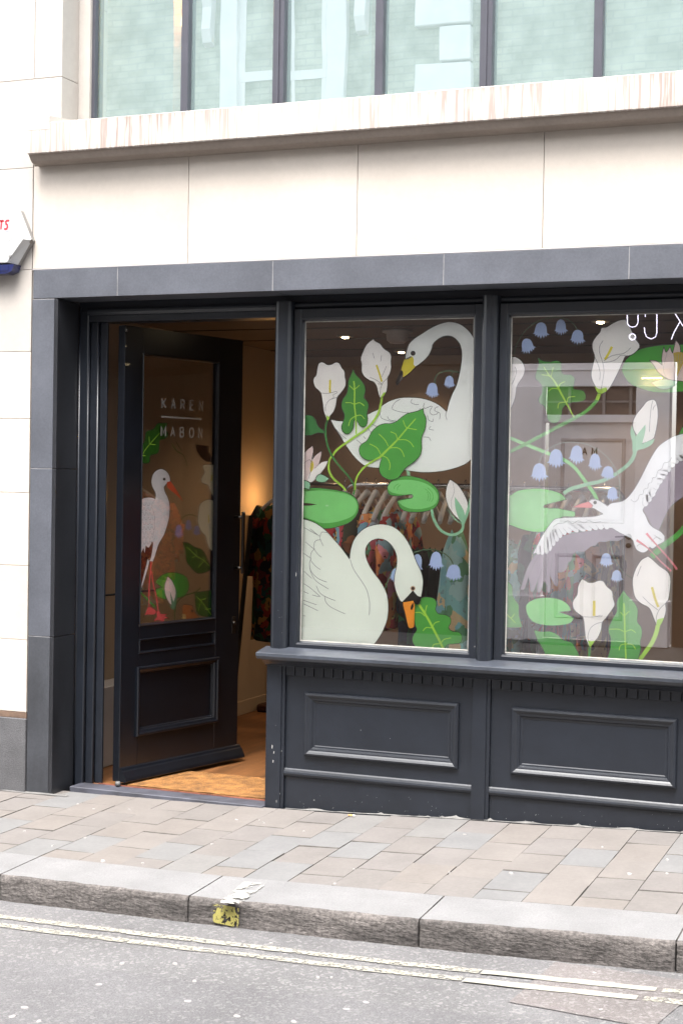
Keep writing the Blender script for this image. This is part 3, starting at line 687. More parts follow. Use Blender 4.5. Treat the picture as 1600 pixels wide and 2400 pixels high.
class Sheet:
    """a printed sheet of glass; crop = (x0, y0, scale) of the traced drawing"""
    def __init__(s, parent, tolocal, place, local, base, step=.0004):
        s.parent, s.tolocal, s.place, s.local, s.base, s.step = parent, tolocal, place, local, base, step; s.n = 0
    def uv(s, crop, pts): return [s.tolocal(crop[0]+x/crop[2], crop[1]+y/crop[2]) for x, y in pts]
    def f3(s): 
        d = s.base - s.step*s.n; return lambda u, v: s.place(u, v, d)
    def add(s, name, crop, pts, m, parent=None, outline=0., label=None, sm=True, ocol=None):
        P = parse(pts) if isinstance(pts, str) else [(a, b, False) for a, b in pts]
        Q = s.uv(crop, smooth(P) if sm else [p[:2] for p in P]); s.n += 1; f = s.f3(); mb = MB()
        tri = geometry.tessellate_polygon([[Vector((u, v, 0)) for u, v in Q]])
        V = [mb.bm.verts.new(f(u, v)) for u, v in Q]
        for t in tri:
            try: mb.bm.faces.new([V[i] for i in t])
            except ValueError: pass
        par = parent or s.parent; o = part(name, mb, m, par, local=s.local, label=label)
        if outline:
            s.n += 1; f = s.f3(); mb = MB(); ribbon(mb, Q+[Q[0]], outline, f); part('outline', mb, ocol or INK, o if (parent is None) else par, local=s.local)
            if s.local is False: pass
        return o
    def line(s, name, crop, strokes, w, m, parent=None, taper=None):
        """strokes: one string or several, w in metres"""
        s.n += 1; f = s.f3(); mb = MB()
        for st in (strokes if isinstance(strokes, (list, tuple)) else [strokes]):
            Q = s.uv(crop, smooth(parse(st), closed=False)); ribbon(mb, Q, w, f, taper)
        return part(name, mb, m, parent or s.parent, local=s.local)
    def bell(s, crop, cx, cy, w, h, rot=0., flip=1):
        c, q = math.cos(rot), math.sin(rot)
        pts = [(-.5, .22), (-.42, -.15), (-.3, -.38), (-.1, -.49), (.1, -.49), (.3, -.38), (.42, -.15), (.46, .2)]
        zig = [(.66, .34), (.47, .33), (.42, .50), (.31, .34), (.23, .58), (.12, .37), (.0, .64), (-.1, .38), (-.22, .58), (-.28, .34), (-.44, .48), (-.42, .30), (-.62, .30)]
        P = [(x, y, False) for x, y in smooth([(a, b, i in (0, 7)) for i, (a, b) in enumerate(pts)], closed=False, n=4)] + [(x, y, True) for x, y in zig]
        P = [(cx+(x*c-y*q)*w*flip, cy+(x*q+y*c)*h) for x, y, _ in P]
        o = s.add('bellflower', crop, P, BELL, sm=False); return o
INK = mat('black_print', (.03, .035, .03), rough=.6, var=0); INKG = mat('grey_print', (.38, .40, .38), rough=.6, var=0)
SWAN = flat('swan_white_print', (240, 246, 236), .01); SWAN2 = flat('swan_back_white_print', (242, 245, 242), .01); PETAL = flat('petal_white_print', (242, 239, 236), .01); PINKP = flat('pale_pink_print', (222, 202, 200))
G1 = flat('mid_green_print', (82, 170, 72), .04); G2 = flat('leaf_green_print', (66, 146, 56), .04); GL = flat('light_green_print', (134, 214, 128)); GV = flat('lime_print', (176, 224, 76)); GM = flat('mint_print', (150, 205, 168)); GD = flat('dark_green_print', (54, 134, 66))
GOL = flat('olive_stem_print', (84, 112, 84)); YEL = flat('yellow_print', (222, 206, 60)); ORA = flat('orange_print', (250, 160, 48)); BELL = flat('pale_blue_print', (176, 196, 236)); BLK = flat('solid_black_print', (20, 20, 20)); BRN = flat('brown_print', (60, 36, 26))
TANP = flat('tan_print', (200, 165, 140)); STORK = flat('stork_white_print', (244, 246, 249), .01); LEGP = flat('pink_leg_print', (226, 130, 140)); BEAKP = flat('pink_beak_print', (236, 140, 140)); WGREY = flat('mauve_grey_print', (158, 148, 162)); LINEG = flat('feather_line_print', (128, 130, 134)); GP = flat('pad_green_print', (64, 156, 50))
A = (700, 720, 3.7333); B = (700, 1120, 3.7333); C_ = (1180, 720, 3.7333); D_ = (1180, 1120, 3.7333); E_ = (220, 720, 3.5636); F_ = (220, 1100, 3.5636)
def flatloc(px, py): p = onY(px, py, .202); return (p.x, p.z)
O = .0030
# ---------------- window 1
s = Sheet(win1, flatloc, lambda u, v, d: (u, d, v), False, .2105, .00012)
s.add('leaf', B, '1070,1050 1130,1045 1180,1060 1200,1100 1190,1150 1215,1190 1280,1200 1320,1230 1322,1270 1305,1310 1330,1340 1400,1355 1422,1400 1405,1445 1350,1455 1290,1465 1265,1530s 1060,1530s 1010,1475 985,1420 1000,1370 1025,1330 1012,1290 1000,1200 1000,1110', G1, outline=O, label='broad green leaf in the bottom right corner')
s.line('leaf_vein', B, '1045,1110 1110,1210 1180,1340 1230,1440 1275,1530', .0105, GV)
s.line('leaf_vein', B, ['1010,1180 1060,1180 1095,1210', '1098,1200 1105,1150 1115,1115', '1080,1340 1110,1310 1155,1312 1185,1270 1225,1258', '1160,1505 1175,1460 1230,1450 1265,1415 1325,1402'], .0042, GV)
s.line('flower_stalk', B, ['1000,655 1080,630 1190,632 1270,665 1320,710 1345,765', '750,970 775,900 810,820 860,755'], .0052, GOL)
s.bell(B, 1195, 722, 110, 150, .02); s.bell(B, 1350, 825, 125, 132, .05); s.bell(B, 1030, 737, 90, 140, .25); s.bell(B, 845, 850, 90, 120, .1)
s.add('half_leaf', A, '30,945s 66,943s 110,950 145,990 165,1040 222,1085s 215,1105s 160,1098 110,1118 66,1122s 30,1122s', GD, outline=O)
sw = s.add('swan', A, '925,440 935,390 960,320 1010,270 1080,225 1160,175 1240,140 1320,127 1400,145 1465,190 1510,245 1538,320 1545,600 1540,900 1535,1300s 1470,1360 1400,1395 1300,1425 1180,1443 1060,1445 940,1430 800,1420 700,1408 600,1398 545,1370 480,1310 410,1215 345,1110 300,1040 272,982s 330,992 380,995 470,985 600,935 640,915 685,895 730,855 800,815 880,793 960,788 1050,793 1140,815 1220,855 1288,912s 1310,830 1340,750 1370,690 1395,600 1410,520 1420,430 1415,360 1395,310 1355,268 1310,250 1260,254 1210,280 1170,320 1155,370 1130,420 1090,465 1040,505 1012,522s 985,480 975,430s 925,455s', SWAN2, outline=O, label='upper white swan with a yellow beak curving its neck')
s.add('beak', A, '985,428s 1000,455 1000,500 1015,520s 960,575 905,612s 903,570 890,548s 905,490 920,455s 950,455 975,440', YEL, parent=sw)
s.add('beak_tip', A, '888,550s 905,560 905,612s 960,575 1020,520s 1015,532 950,590 900,630 862,678 850,685s 843,655 860,610', BLK, parent=sw)
s.add('beak_shine', A, '872,640s 890,600 900,585 905,612s 890,635', flat('dark_grey_print', (84, 78, 78)), parent=sw)
def circ(cx, cy, r, n=16, e=1.): return [(cx+r*math.cos(2*math.pi*k/n), cy+r*e*math.sin(2*math.pi*k/n)) for k in range(n)]
s.add('eye', A, circ(994, 402, 22), BLK, parent=sw, sm=False); s.add('pupil', A, circ(996, 404, 12), BRN, parent=sw, sm=False)
s.line('feather_lines', A, ['1060,885 1010,925 900,918 830,900 812,880 835,835 880,805', '985,805 975,830 1010,850 1045,850', '1095,835 1085,870 1100,885 1150,865 1165,870', '1160,875 1140,910 1160,940 1200,935 1215,915', '1215,870 1190,880 1185,905 1225,925 1230,955 1225,980', '1285,915 1280,950 1290,985', '700,920 720,970 770,990 830,1005', '770,955 790,985 860,998', '630,1020 690,1050', '560,1130 580,1150', '300,1045 360,1110 410,1150', '330,1085 380,1150', '1120,945 1130,985 1165,1000 1170,975', '1150,1040 1135,1065 1175,1075', '1085,1135 1130,1140 1150,1168', '600,1060 640,1110', '500,1160 550,1200'], .0024, LINEG, parent=sw)
s.line('stem', A, '940,1425 952,1460 960,1500', .0075, GM)
s.add('stem_leaf', A, '940,1425s 965,1440s 970,1480s 945,1480s', GM, sm=False)
# small bells by the neck
s.line('flower_stalk', A, '1183,665 1190,615 1225,575 1310,556 1400,570', .0050, GOL); s.line('flower_stalk', A, '1330,600 1332,580 1345,570', .004, GOL)
s.bell(A, 1163, 722, 100, 122, .06); s.bell(A, 1312, 650, 84, 100, .02)
# lily pads
s.add('lily_pad', B, '20,90s 60,92 120,86 200,90 300,103 400,123 462,150 502,190 520,240 514,300 480,355 425,398 340,427 260,443 205,441 150,402 100,376 50,358 20,355s', G1, outline=O, label='large round lily pad on the left edge')
s.add('pad_surface', B, '20,115s 60,117 180,110 300,120 400,138 458,163 496,205 508,255 485,315 430,352 330,385 240,396 180,392 120,368 50,348 20,345s', GL)
s.add('pad_notch', B, '20,218s 90,222 155,233s 90,243 20,242s', BRN)
s.add('pad_glint', B, circ(243, 243, 16, 12, .5), flat('pad_glint_print', (170, 220, 165)), sm=False)
pd = s.add('lily_pad', B, '770,92 790,45 830,8 900,-14 980,-14 1060,3 1130,33 1190,78 1220,130 1224,190 1202,246 1150,281 1070,299 980,300 920,288 880,258 862,220 858,195s 940,180s 992,172 990,150 980,145s 900,156 862,160s 800,152 778,130', G1, outline=O, label='lily pad with a slot cut, right of the big leaf')
s.add('pad_surface', B, '772,85 800,42 850,24 930,16 1020,24 1110,52 1180,102 1210,160 1200,215 1150,252 1060,272 970,268 905,243 868,210 862,203s 985,182s 996,165 985,143 930,148 850,138 800,122', GL, parent=pd)
s.line('pad_lines', B, ['870,50 835,75 830,100', '885,60 860,85 860,108', '1120,85 1160,125 1170,175 1155,210', '1100,95 1140,135 1148,175 1135,205', '1118,125 1130,160 1118,200'], .0022, G1, parent=pd)
s.line('stem', B, '1430,390 1430,440 1405,475 1350,498 1290,490 1230,450 1185,380 1165,320 1160,275', .0125, GM)
bu = s.add('flower_bud', B, '1318,12s 1340,25 1385,60 1430,120 1465,190 1475,250 1460,310 1445,350 1430,395 1400,370 1340,310 1300,240 1282,170 1285,100 1300,50', PETAL, outline=O, label='white water lily bud at the right edge')
s.add('sepal', B, '1360,165s 1400,220 1440,290 1447,350 1440,405 1420,400 1390,340 1365,260', GM, parent=bu); s.add('sepal', B, '1490,180s 1500,230 1485,300 1460,370 1440,410 1425,400 1445,340 1465,280 1480,220', GM, parent=bu); s.add('sepal', B, '1300,270s 1340,330 1400,385 1435,410s 1400,395 1340,345', GM, parent=bu)
s.line('petal_line', B, '1340,25 1355,120 1330,200 1335,290', .0014, LINEG, parent=bu)
# stems and callas
s.line('stem', A, '725,780 715,850 690,930 640,1010 580,1070 510,1118 420,1180 340,1240 290,1300 262,1350 262,1430 300,1500 370,1560 410,1605', .0098, GV)
s.line('stem', A, '247,985 232,1060 235,1140 255,1230 300,1320 370,1410 440,1490 478,1560 485,1600 475,1640', .0085, GD)
lf = s.add('leaf', A, '473,540s 490,580 535,630 575,690 578,740 568,790 600,830 607,870 595,930 600,980 590,1030 560,1050 530,1035 510,1000 492,985 480,1000 475,1050 450,1095 415,1110 380,1085 372,1040 390,990 395,940 375,890 370,850 385,800 415,760 428,700 428,650 450,600', G2, outline=O, label='upright narrow leaf between the two calla lilies')
s.line('leaf_vein', A, ['478,645 486,720 484,850 495,960 500,1110'], .0065, GV, parent=lf)
s.line('leaf_vein', A, ['440,685 484,725', '484,722 530,680', '405,835 450,835 484,848 530,835 570,862', '432,1040 450,985 490,955 540,945 572,978'], .0036, GV, parent=lf)
lf = s.add('leaf', A, '1085,885s 1090,925 1108,965 1110,1010 1100,1070 1075,1130 1070,1180 1072,1240 1055,1300 1010,1350 960,1385 930,1410 900,1450 870,1490 820,1510 770,1505 720,1470 700,1420 710,1360 722,1320 690,1318 640,1338 585,1335 540,1300 525,1250 540,1205 590,1170 615,1130 640,1085 690,1040 740,1020 800,1018 850,1000 900,960 950,930 1010,915 1060,900', G1, outline=O, label='big green leaf overlapping the upper swan')
s.line('leaf_vein', A, '1020,975 940,1065 860,1160 780,1240 710,1310', .0085, GV, parent=lf, taper=lambda t: .5+.8*t)
s.line('stem', A, '715,1308 640,1350 560,1410 510,1480 492,1540 490,1600', .0085, GV)
s.line('leaf_vein', A, ['910,990 925,1030 945,1055 1030,1072', '800,1090 845,1110 860,1160', '860,1160 930,1160 975,1185 1003,1225', '697,1108 750,1160 780,1215', '790,1232 860,1230 900,1260 920,1310', '615,1195 680,1230 715,1290', '730,1300 770,1320 795,1370 790,1425'], .0038, GV, parent=lf)
def calla(pts, lines, sp, spw, crop, green=None, label=None, m=None, sm_=None):
    c = s.add('calla_lily', crop, pts, m or PETAL, outline=O, label=label)
    if green: s.add('green_base', crop, green, GV, parent=c)
    s.line('spadix', crop, sp, spw, YEL, parent=c); s.line('petal_line', crop, lines, .0022, LINEG if m is None else INKG, parent=c); return c
calla('190,482 215,483 250,503 285,500 320,482 350,488 375,530 398,560 402,610 412,660 400,705 375,740 335,790 325,850 305,910 270,955 247,990s 230,950 215,905 208,840 200,790 195,752s 165,722 138,695 125,650 130,620 152,590 158,540 170,497', ['193,750 240,755 280,748 330,738 325,755 300,762', '330,790 270,810 235,860 232,910', '300,765 303,795 280,805'], '273,635 271,700 272,747', .0098, A, green='238,945s 255,955 270,955s 258,985 247,992s', label='left calla lily with a scalloped white bloom')
calla('652,278s 670,298 710,320 740,360 790,395 808,430 805,480 808,530 795,580 775,620 775,680 765,740 740,775 720,793 707,790 690,740 680,695 655,655 615,640 570,605 548,560 548,500 540,450 560,390 590,330 625,297', ['620,612 680,640 728,675', '775,620 735,660 712,720 710,780', '645,400 660,450', '722,420 715,475', '765,515 725,610', '690,670 728,675'], '678,505 700,570 725,652', .0088, A, green='740,745s 760,745s 740,775 722,795s 712,788s', label='taller calla lily with a pointed white bloom')
# water lily at the left edge
wl = s.add('water_lily', A, '20,1300s 55,1265 80,1240 122,1210s 128,1260 115,1330 150,1290 198,1255s 195,1310 180,1370 210,1358 255,1345s 235,1390 200,1440 150,1500 110,1530 85,1522 60,1535 20,1500s', PINKP, outline=O, label='pink and white water lily at the left edge')
s.add('stamens', A, '110,1340 130,1380 110,1450 98,1420', YEL, parent=wl); s.add('petal', A, '255,1345s 235,1390 200,1440 150,1500 110,1530 85,1520 80,1480 110,1440 150,1400 200,1360', PETAL, parent=wl)
s.line('petal_line', A, ['50,1360 98,1335 112,1400 85,1500', '128,1290 115,1340 110,1400', '180,1370 140,1410'], .0022, LINEG, parent=wl)
s.add('green_leaf', A, '160,1475 190,1460 230,1475 268,1500s 230,1528 190,1532 150,1515', GM, outline=O); s.add('green_leaf', A, '20,1510s 55,1515 95,1535 100,1560 92,1600s 60,1585 20,1590s', GM, outline=O)
# lower swan
sw = s.add('swan', B, '10,350s 50,362s 110,380 170,410 240,465 300,530 370,610 445,712s 450,650 470,570 510,500 570,445 640,415 720,405 800,418 860,450 920,510 970,590 1000,660 1030,740 1065,810 1085,890 1083,960 1070,1042s 1040,1035 1015,1010 998,988s 950,1040 905,1087s 885,1075 855,1010 835,930 838,850 855,770 857,700 840,640 805,585 760,548 700,533 640,548 598,590 583,650 600,730 650,820 710,900 755,980 778,1060 783,1150 770,1250 730,1350 680,1430 625,1490s 400,1490s -10,1480s', SWAN, outline=O, label='lower white swan with an orange beak bending down')
s.add('face_mask', B, '1000,990s 985,1005 950,1050 905,1088s 925,1092 1000,1076 1020,1105 1045,1107 1062,1080 1068,1042s 1040,1038 1015,1012', BLK, parent=sw)
s.add('beak_edge', B, '893,1085s 930,1085 940,1200 965,1318 1008,1312s 1006,1330 975,1333 950,1290 915,1160', BLK, parent=sw)
s.add('beak', B, '912,1090s 1000,1075s 1012,1120 1010,1200 1008,1290 1000,1308 970,1315 955,1290 935,1200 915,1120', ORA, parent=sw)
s.add('nostril', B, '998,1090s 1003,1120 990,1155 978,1150 980,1125', BLK, parent=sw)
s.add('eye_ring', B, circ(997, 967, 22), TANP, parent=sw, sm=False); s.add('eye', B, circ(998, 967, 14), BRN, parent=sw, sm=False)
s.line('feather_lines', B, ['450,715 480,800 540,890 590,970 615,1060 620,1130 615,1200', '250,480 205,475 190,500 188,535 215,595', '190,540 150,550 135,580 138,625 170,670 200,695', '135,625 108,660 108,720 145,770 190,803', '108,700 95,750 110,820 170,880 245,912', '95,765 105,820 150,900 260,972', '155,945 180,1000 225,1035 320,1075', '230,1035 235,1080 280,1130 405,1190', '48,435 110,470 165,500', '60,560 100,595 135,625', '45,660 100,700', '45,815 115,880', '45,925 110,970 190,1040', '40,1070 155,1110', '40,1100 168,1162', '40,1205 60,1210', '120,1025 180,1040', '100,445 180,510', '45,995 85,1012'], .0024, LINEG, parent=sw)

# ---------------- window 2
s = Sheet(win2, flatloc, lambda u, v, d: (u, d, v), False, .2105, .00012)
s.line('flower_stalk', C_, '80,420 110,320 170,220 260,140 350,100 450,90 550,105 610,150 640,205', .0032, GOL)
s.bell(C_, 320, 195, 115, 128, .04); s.bell(C_, 494, 168, 97, 125, -.03); s.bell(C_, 640, 255, 112, 118, .05); s.bell(C_, 200, 333, 108, 122, -.3)
calla('-20,430s 60,430s 110,440 155,475 178,530 170,590 140,640 110,690 100,750 85,820 60,885s -20,900s', ['92,520 105,560 90,620 60,680'], '10,500 10,600', .008, C_, label='half hidden calla lily at the left edge of the right window')
s.line('stem', C_, '30,1135 200,1205 385,1280 530,1340 620,1410 690,1500 740,1570 790,1640 812,1690', .0150, GL)
s.line('stem', C_, '820,800 740,890 640,955 500,1030 330,1120 160,1210 30,1272', .0150, G1); s.line('stem', C_, '832,755 810,812', .0150, GV)
lf = s.add('leaf', C_, '295,438s 330,465 400,475 460,465 500,490 500,550 520,585 580,590 615,620 612,670 605,710 640,720 690,730 713,775 700,815 650,830 590,835 540,855 510,890 500,950 470,1005 420,1013 380,985 370,930 350,870 310,840 300,800 325,750 328,690 300,650 272,620 280,560 298,500', G2, outline=O, label='lobed green leaf in the upper left of the right window')
s.line('leaf_vein', C_, '375,575 440,650 500,760 560,870 610,965', .0075, GV, parent=lf, taper=lambda t: 1.1-.6*abs(t-.4))
s.line('leaf_vein', C_, ['345,520 370,560 400,600', '325,590 370,595 410,610', '428,525 410,600', '388,735 420,710 480,715', '475,705 490,670 530,650', '468,885 480,840 540,830', '550,830 560,790 620,780'], .0040, GV, parent=lf)
pd = s.add('lily_pad', C_, '1030,560 1040,500 1090,430 1180,370 1300,340 1430,328 1568,325 1700,335s 1700,720s 1568,738 1400,748 1280,738 1160,700 1080,650', GP, outline=O, label='lily pad behind a pink water lily, upper right')
wl = s.add('water_lily', C_, '1268,462s 1330,470 1380,505s 1378,430 1395,345s 1412,390 1425,385 1450,345s 1465,390 1472,400 1500,285s 1535,335 1548,400 1600,345s 1640,400 1680,500 1640,640 1568,648 1500,640 1450,635 1400,610 1340,560 1310,510', PINKP, outline=O, label='pink water lily with yellow stamens')
s.add('stamens', C_, '1478,400s 1520,390 1580,400 1620,410s 1560,500 1510,610s 1490,520', flat('ochre_print', (190, 166, 70)), parent=wl)
s.line('petal_line', C_, ['1393,520 1415,430 1425,390', '1393,520 1395,570 1425,625', '1478,410 1500,520 1512,635', '1512,635 1540,560 1600,470', '1500,420 1500,540', '1525,410 1515,570', '1550,410 1530,540', '1575,405 1545,500'], .0015, INKG, parent=wl)
s.add('sepal', C_, '1285,660s 1350,635 1420,628 1520,650s 1470,700 1400,718 1340,705', GM, outline=.0024)
calla('1060,105s 1075,130 1100,170 1130,240 1150,280 1180,320 1185,350s 1150,390 1105,420 1060,430 1040,470 1000,560 960,640 920,710 885,740 850,757s 815,745 800,700 770,640 760,580 775,500 790,430 772,370 772,310 800,260 835,220 850,178s 890,175 940,145 1000,115', ['865,290 835,340 835,400 860,480 872,560 860,650 845,730', '790,430 820,500 838,570 835,640', '870,470 940,425 1050,400 1105,355', '865,485 930,475 980,455 1020,420 1080,425'], '942,345 915,400 880,458', .0105, C_, green='790,690s 830,715 890,700s 900,725 885,740 850,757s 815,745', label='large calla lily above the lobed leaf')
s.line('stem', C_, '1150,1230 1130,1310 1080,1380 990,1450 890,1505 820,1530 740,1545 650,1570 580,1590 520,1630', .0160, GM)
bu = s.add('flower_bud', C_, '1280,810 1310,808 1335,845 1345,920 1340,1010 1315,1130 1290,1160 1200,1190 1165,1130 1130,1070 1125,1000 1160,930 1210,870 1245,825', PETAL, outline=O, label='pale water lily bud left of the flying stork wing')
s.line('petal_line', C_, ['1300,815 1285,880 1275,980 1270,1090', '1335,850 1310,870 1300,900'], .0022, LINEG, parent=bu)
s.add('sepal', C_, '1115,1030s 1150,1130s 1235,1025s 1232,1090 1205,1195s 1318,1150s 1290,1200 1230,1235 1170,1250 1150,1275 1122,1260 1120,1180 1103,1100', GM, parent=bu)
# pads, left and lower
pd = s.add('lily_pad', D_, '-20,150s 50,150 120,112 220,95 320,93 420,110 500,140 545,190s 440,215 345,242s 345,265s 460,265 540,280 618,295s 615,338 500,345 440,420 350,470 250,472 150,450 50,415 -20,410s', GL, outline=.0024, label='split lily pad at the left edge behind the stork wing')
s.add('pad_surface', D_, '-20,170s 50,165 120,132 220,116 320,116 420,132 490,155 530,180s 345,240s 345,262s 460,275 560,292 600,330s 480,345 400,400 320,440 250,448 150,428 50,392 -20,392s', flat('washed_green_print', (150, 214, 150)), parent=pd)
pd = s.add('lily_pad', D_, '190,1130 220,1085 290,1055 390,1048 490,1065 560,1110 585,1165s 485,1175s 560,1200 610,1230s 580,1270 500,1290 380,1292 270,1270 210,1210', GL, outline=.0024, label='small lily pad with a notch near the bottom left')
s.add('leaf', D_, '260,1330s 320,1345 400,1345 470,1375 520,1420 590,1440 630,1500 680,1590s 370,1590s 340,1500 290,1420', G1, outline=O, label='cropped green leaf at the bottom of the right window')
lf = s.add('leaf', D_, '0,900s 40,912s 70,950 80,1040 125,1110 130,1200 160,1305s 100,1312 0,1310s', G1, outline=.0024, label='leaf cropped by the left edge of the right window')
s.line('leaf_vein', D_, ['20,1200 60,1230 100,1270', '25,1190 60,1225 90,1190'], .004, GV, parent=lf)
lf = s.add('leaf', D_, '1045,980s 1070,1020 1120,1070 1165,1140 1168,1200 1165,1260 1200,1310 1205,1380 1190,1430 1195,1500 1170,1590s 900,1590s 930,1480 930,1400 912,1330 940,1250 985,1170 985,1090 1015,1030', G1, outline=.0024, label='upright wavy leaf between the two lower calla lilies')
s.line('leaf_vein', D_, '1047,1095 1052,1200 1055,1330 1065,1590', .0068, GV, parent=lf)
s.line('leaf_vein', D_, ['1015,1175 1050,1210', '1050,1210 1095,1165', '920,1325 1000,1325 1055,1345 1110,1330 1150,1355', '1005,1510 1020,1465 1065,1455 1120,1460 1150,1500'], .0038, GV, parent=lf)
# bellflower sprays in the middle
s.line('flower_stalk', C_, ['300,1370 340,1290 420,1220 520,1185 620,1182 720,1200 820,1245 900,1310 960,1390 1000,1480 1010,1560 1005,1700', '800,1240 795,1290', '650,1185 640,1220', '440,1215 440,1250', '960,1390 930,1400'], .0036, flat('pale_stalk_print', (150, 160, 150)))
s.line('flower_stalk', D_, ['930,540 945,650 990,750 1050,830 1120,880', '1015,210 1005,80 975,75', '1360,455 1400,350 1460,250 1600,140'], .0034, GOL)
for a in ((455, 1318, 128, 152, .03), (635, 1285, 115, 150, .08), (795, 1350, 102, 140, .02), (308, 1438, 130, 145, .0), (908, 1445, 108, 110, .1)): s.bell(C_, *a)
for a in ((948, 137, 92, 115, .02), (893, 715, 100, 112, 0), (985, 857, 90, 98, 0)): s.bell(D_, *a)
s.line('stem', D_, '1600,410 1568,450 1500,515 1400,590 1290,692', .0240, G1)
s.add('leaf', C_, '1650,960s 1590,1010 1550,1065 1535,1120 1650,1110s', G1, outline=O)
# the stork
s.add('wing_underside', D_, '1215,270s 1300,430 1345,458 1362,440s 1400,350 1460,250 1600,140s 1650,-100s 1560,-160 1450,-60 1330,100', WGREY, label='dark flight feathers of the raised stork wing')
dk = s.add('wing_underside', D_, '945,440s 820,455 500,515 265,680s 205,790 145,975s 178,970 215,860s 228,930 235,990 258,990 300,880s 292,940 293,997 312,1000 352,900s 375,940 382,1000 402,997 402,850s 425,900 448,942 470,942 468,830s 500,825 545,800 560,740s 590,720 600,670s 640,640 655,645 700,645 760,600 800,590 830,560 880,560 930,548 1000,550 1050,505', WGREY, label='dark flight feathers of the lowered stork wing', outline=.0024, ocol=LINEG)
s.line('feather_lines', D_, ['300,880 330,800 350,720', '352,900 370,800 390,700', '402,850 415,760 425,690', '215,860 250,780 290,700', '468,830 470,740 475,640', '560,740 550,660 540,600'], .0016, LINEG, parent=dk)
st = s.add('stork', D_, '740,207s 760,192 790,187 820,192 860,215 905,248s 930,225 970,215 1010,210 1050,195 1100,150 1150,80 1200,-10 1260,-130 1310,-220 1360,-285 1440,-340 1520,-375 1600,-392 1700,-400s 1700,-230s 1568,-170 1485,-110 1425,-28 1370,52 1325,138 1270,212 1215,278 1240,330 1265,390 1300,430 1370,470 1405,510s 1400,555 1370,575 1340,590 1300,620 1275,605s 1250,640 1210,655 1160,630 1140,590 1120,540 1060,505 1000,475 945,440s 880,440 800,445 690,455 590,465 520,495 455,555 410,610 350,650 270,660 245,697s 260,650 300,570 350,480 400,410 440,365 500,350 600,345 700,342 800,335 865,315s 830,295 790,270 765,262s', STORK, outline=.0026, ocol=LINEG, label='white stork flying left with spread wings')
def feathers(base, tip, n, w, crop, parent, m):
    b = smooth(parse(base), closed=False, n=12); t = smooth(parse(tip), closed=False, n=12)
    s.n += 1; f = s.f3(); mb = MB()
    for i in range(n):
        k = (i+.5)/n; p = b[int(k*(len(b)-1))]; q = t[int(k*(len(t)-1))]
        d = Vector((q[0]-p[0], q[1]-p[1])); L = d.length; d.normalize(); nn = Vector((-d.y, d.x)); ww = w
        pts = [(0, -.35), (.5, -.5), (.8, -.48), (.94, -.3), (1, 0), (.94, .3), (.8, .48), (.5, .5), (0, .35)]
        Q = s.uv(crop, [(p[0]+d.x*L*a+nn.x*ww*c, p[1]+d.y*L*a+nn.y*ww*c) for a, c in pts]); V = [mb.bm.verts.new(f(*q_)) for q_ in Q]; mb.bm.faces.new(V)
    o = part('wing_feathers', mb, m, parent); o['kind'] = 'stuff'
    s.n += 1; f = s.f3(); mb = MB()
    for i in range(n):
        k = (i+.5)/n; p = b[int(k*(len(b)-1))]; q = t[int(k*(len(t)-1))]; d = Vector((q[0]-p[0], q[1]-p[1])); L = d.length; d.normalize(); nn = Vector((-d.y, d.x))
        for sg in (1,):
            pts = [(.25, .5*sg), (.5, .5*sg), (.8, .48*sg), (.94, .3*sg), (1, 0), (.94, -.3)]
            ribbon(mb, s.uv(crop, [(p[0]+d.x*L*a+nn.x*w*c, p[1]+d.y*L*a+nn.y*w*c) for a, c in pts]), .0014, f)
    part('feather_edges', mb, flat('soft_feather_line', (176, 178, 184)), parent).__setitem__('kind', 'stuff')
feathers('300,600 400,470 480,410 640,390 900,380', '290,672 375,668 455,575 540,500 690,468 820,452 930,450', 15, 42, D_, st, STORK)
feathers('1240,150 1300,60 1380,-70 1500,-200 1640,-260', '1225,262 1310,165 1395,15 1450,-60 1530,-140 1600,-165 1660,-180', 14, 50, D_, st, STORK)
s.line('feather_lines', D_, ['430,430 470,400 520,395 560,375 600,400 650,375 700,395 740,375 790,390 850,380', '1110,190 1140,210 1170,190 1185,150 1215,140 1225,100 1255,90 1265,50 1290,40 1300,0 1330,-10 1345,-60 1380,-80 1400,-130 1440,-140 1470,-185', '1290,560 1330,520 1370,545', '1310,500 1380,540', '1160,600 1190,580 1230,600'], .0014, LINEG, parent=st)
s.line('leg', D_, ['1245,485 1310,560 1400,660 1480,755 1512,802'], .0068, LEGP, parent=st, taper=lambda t: 1.5-2*t if t < .3 else .7+.7*t); s.line('leg', D_, ['1160,545 1240,600 1310,665 1380,740 1462,815'], .0068, LEGP, parent=st, taper=lambda t: 1.5-2.4*t if t < .4 else .3+1.4*(t-.4))
s.add('beak', D_, '600,258s 660,230 740,207s 778,240s 765,265s 690,262', BEAKP, parent=st, outline=.0012); s.add('eye', D_, circ(797, 216, 15), INK, parent=st, sm=False)
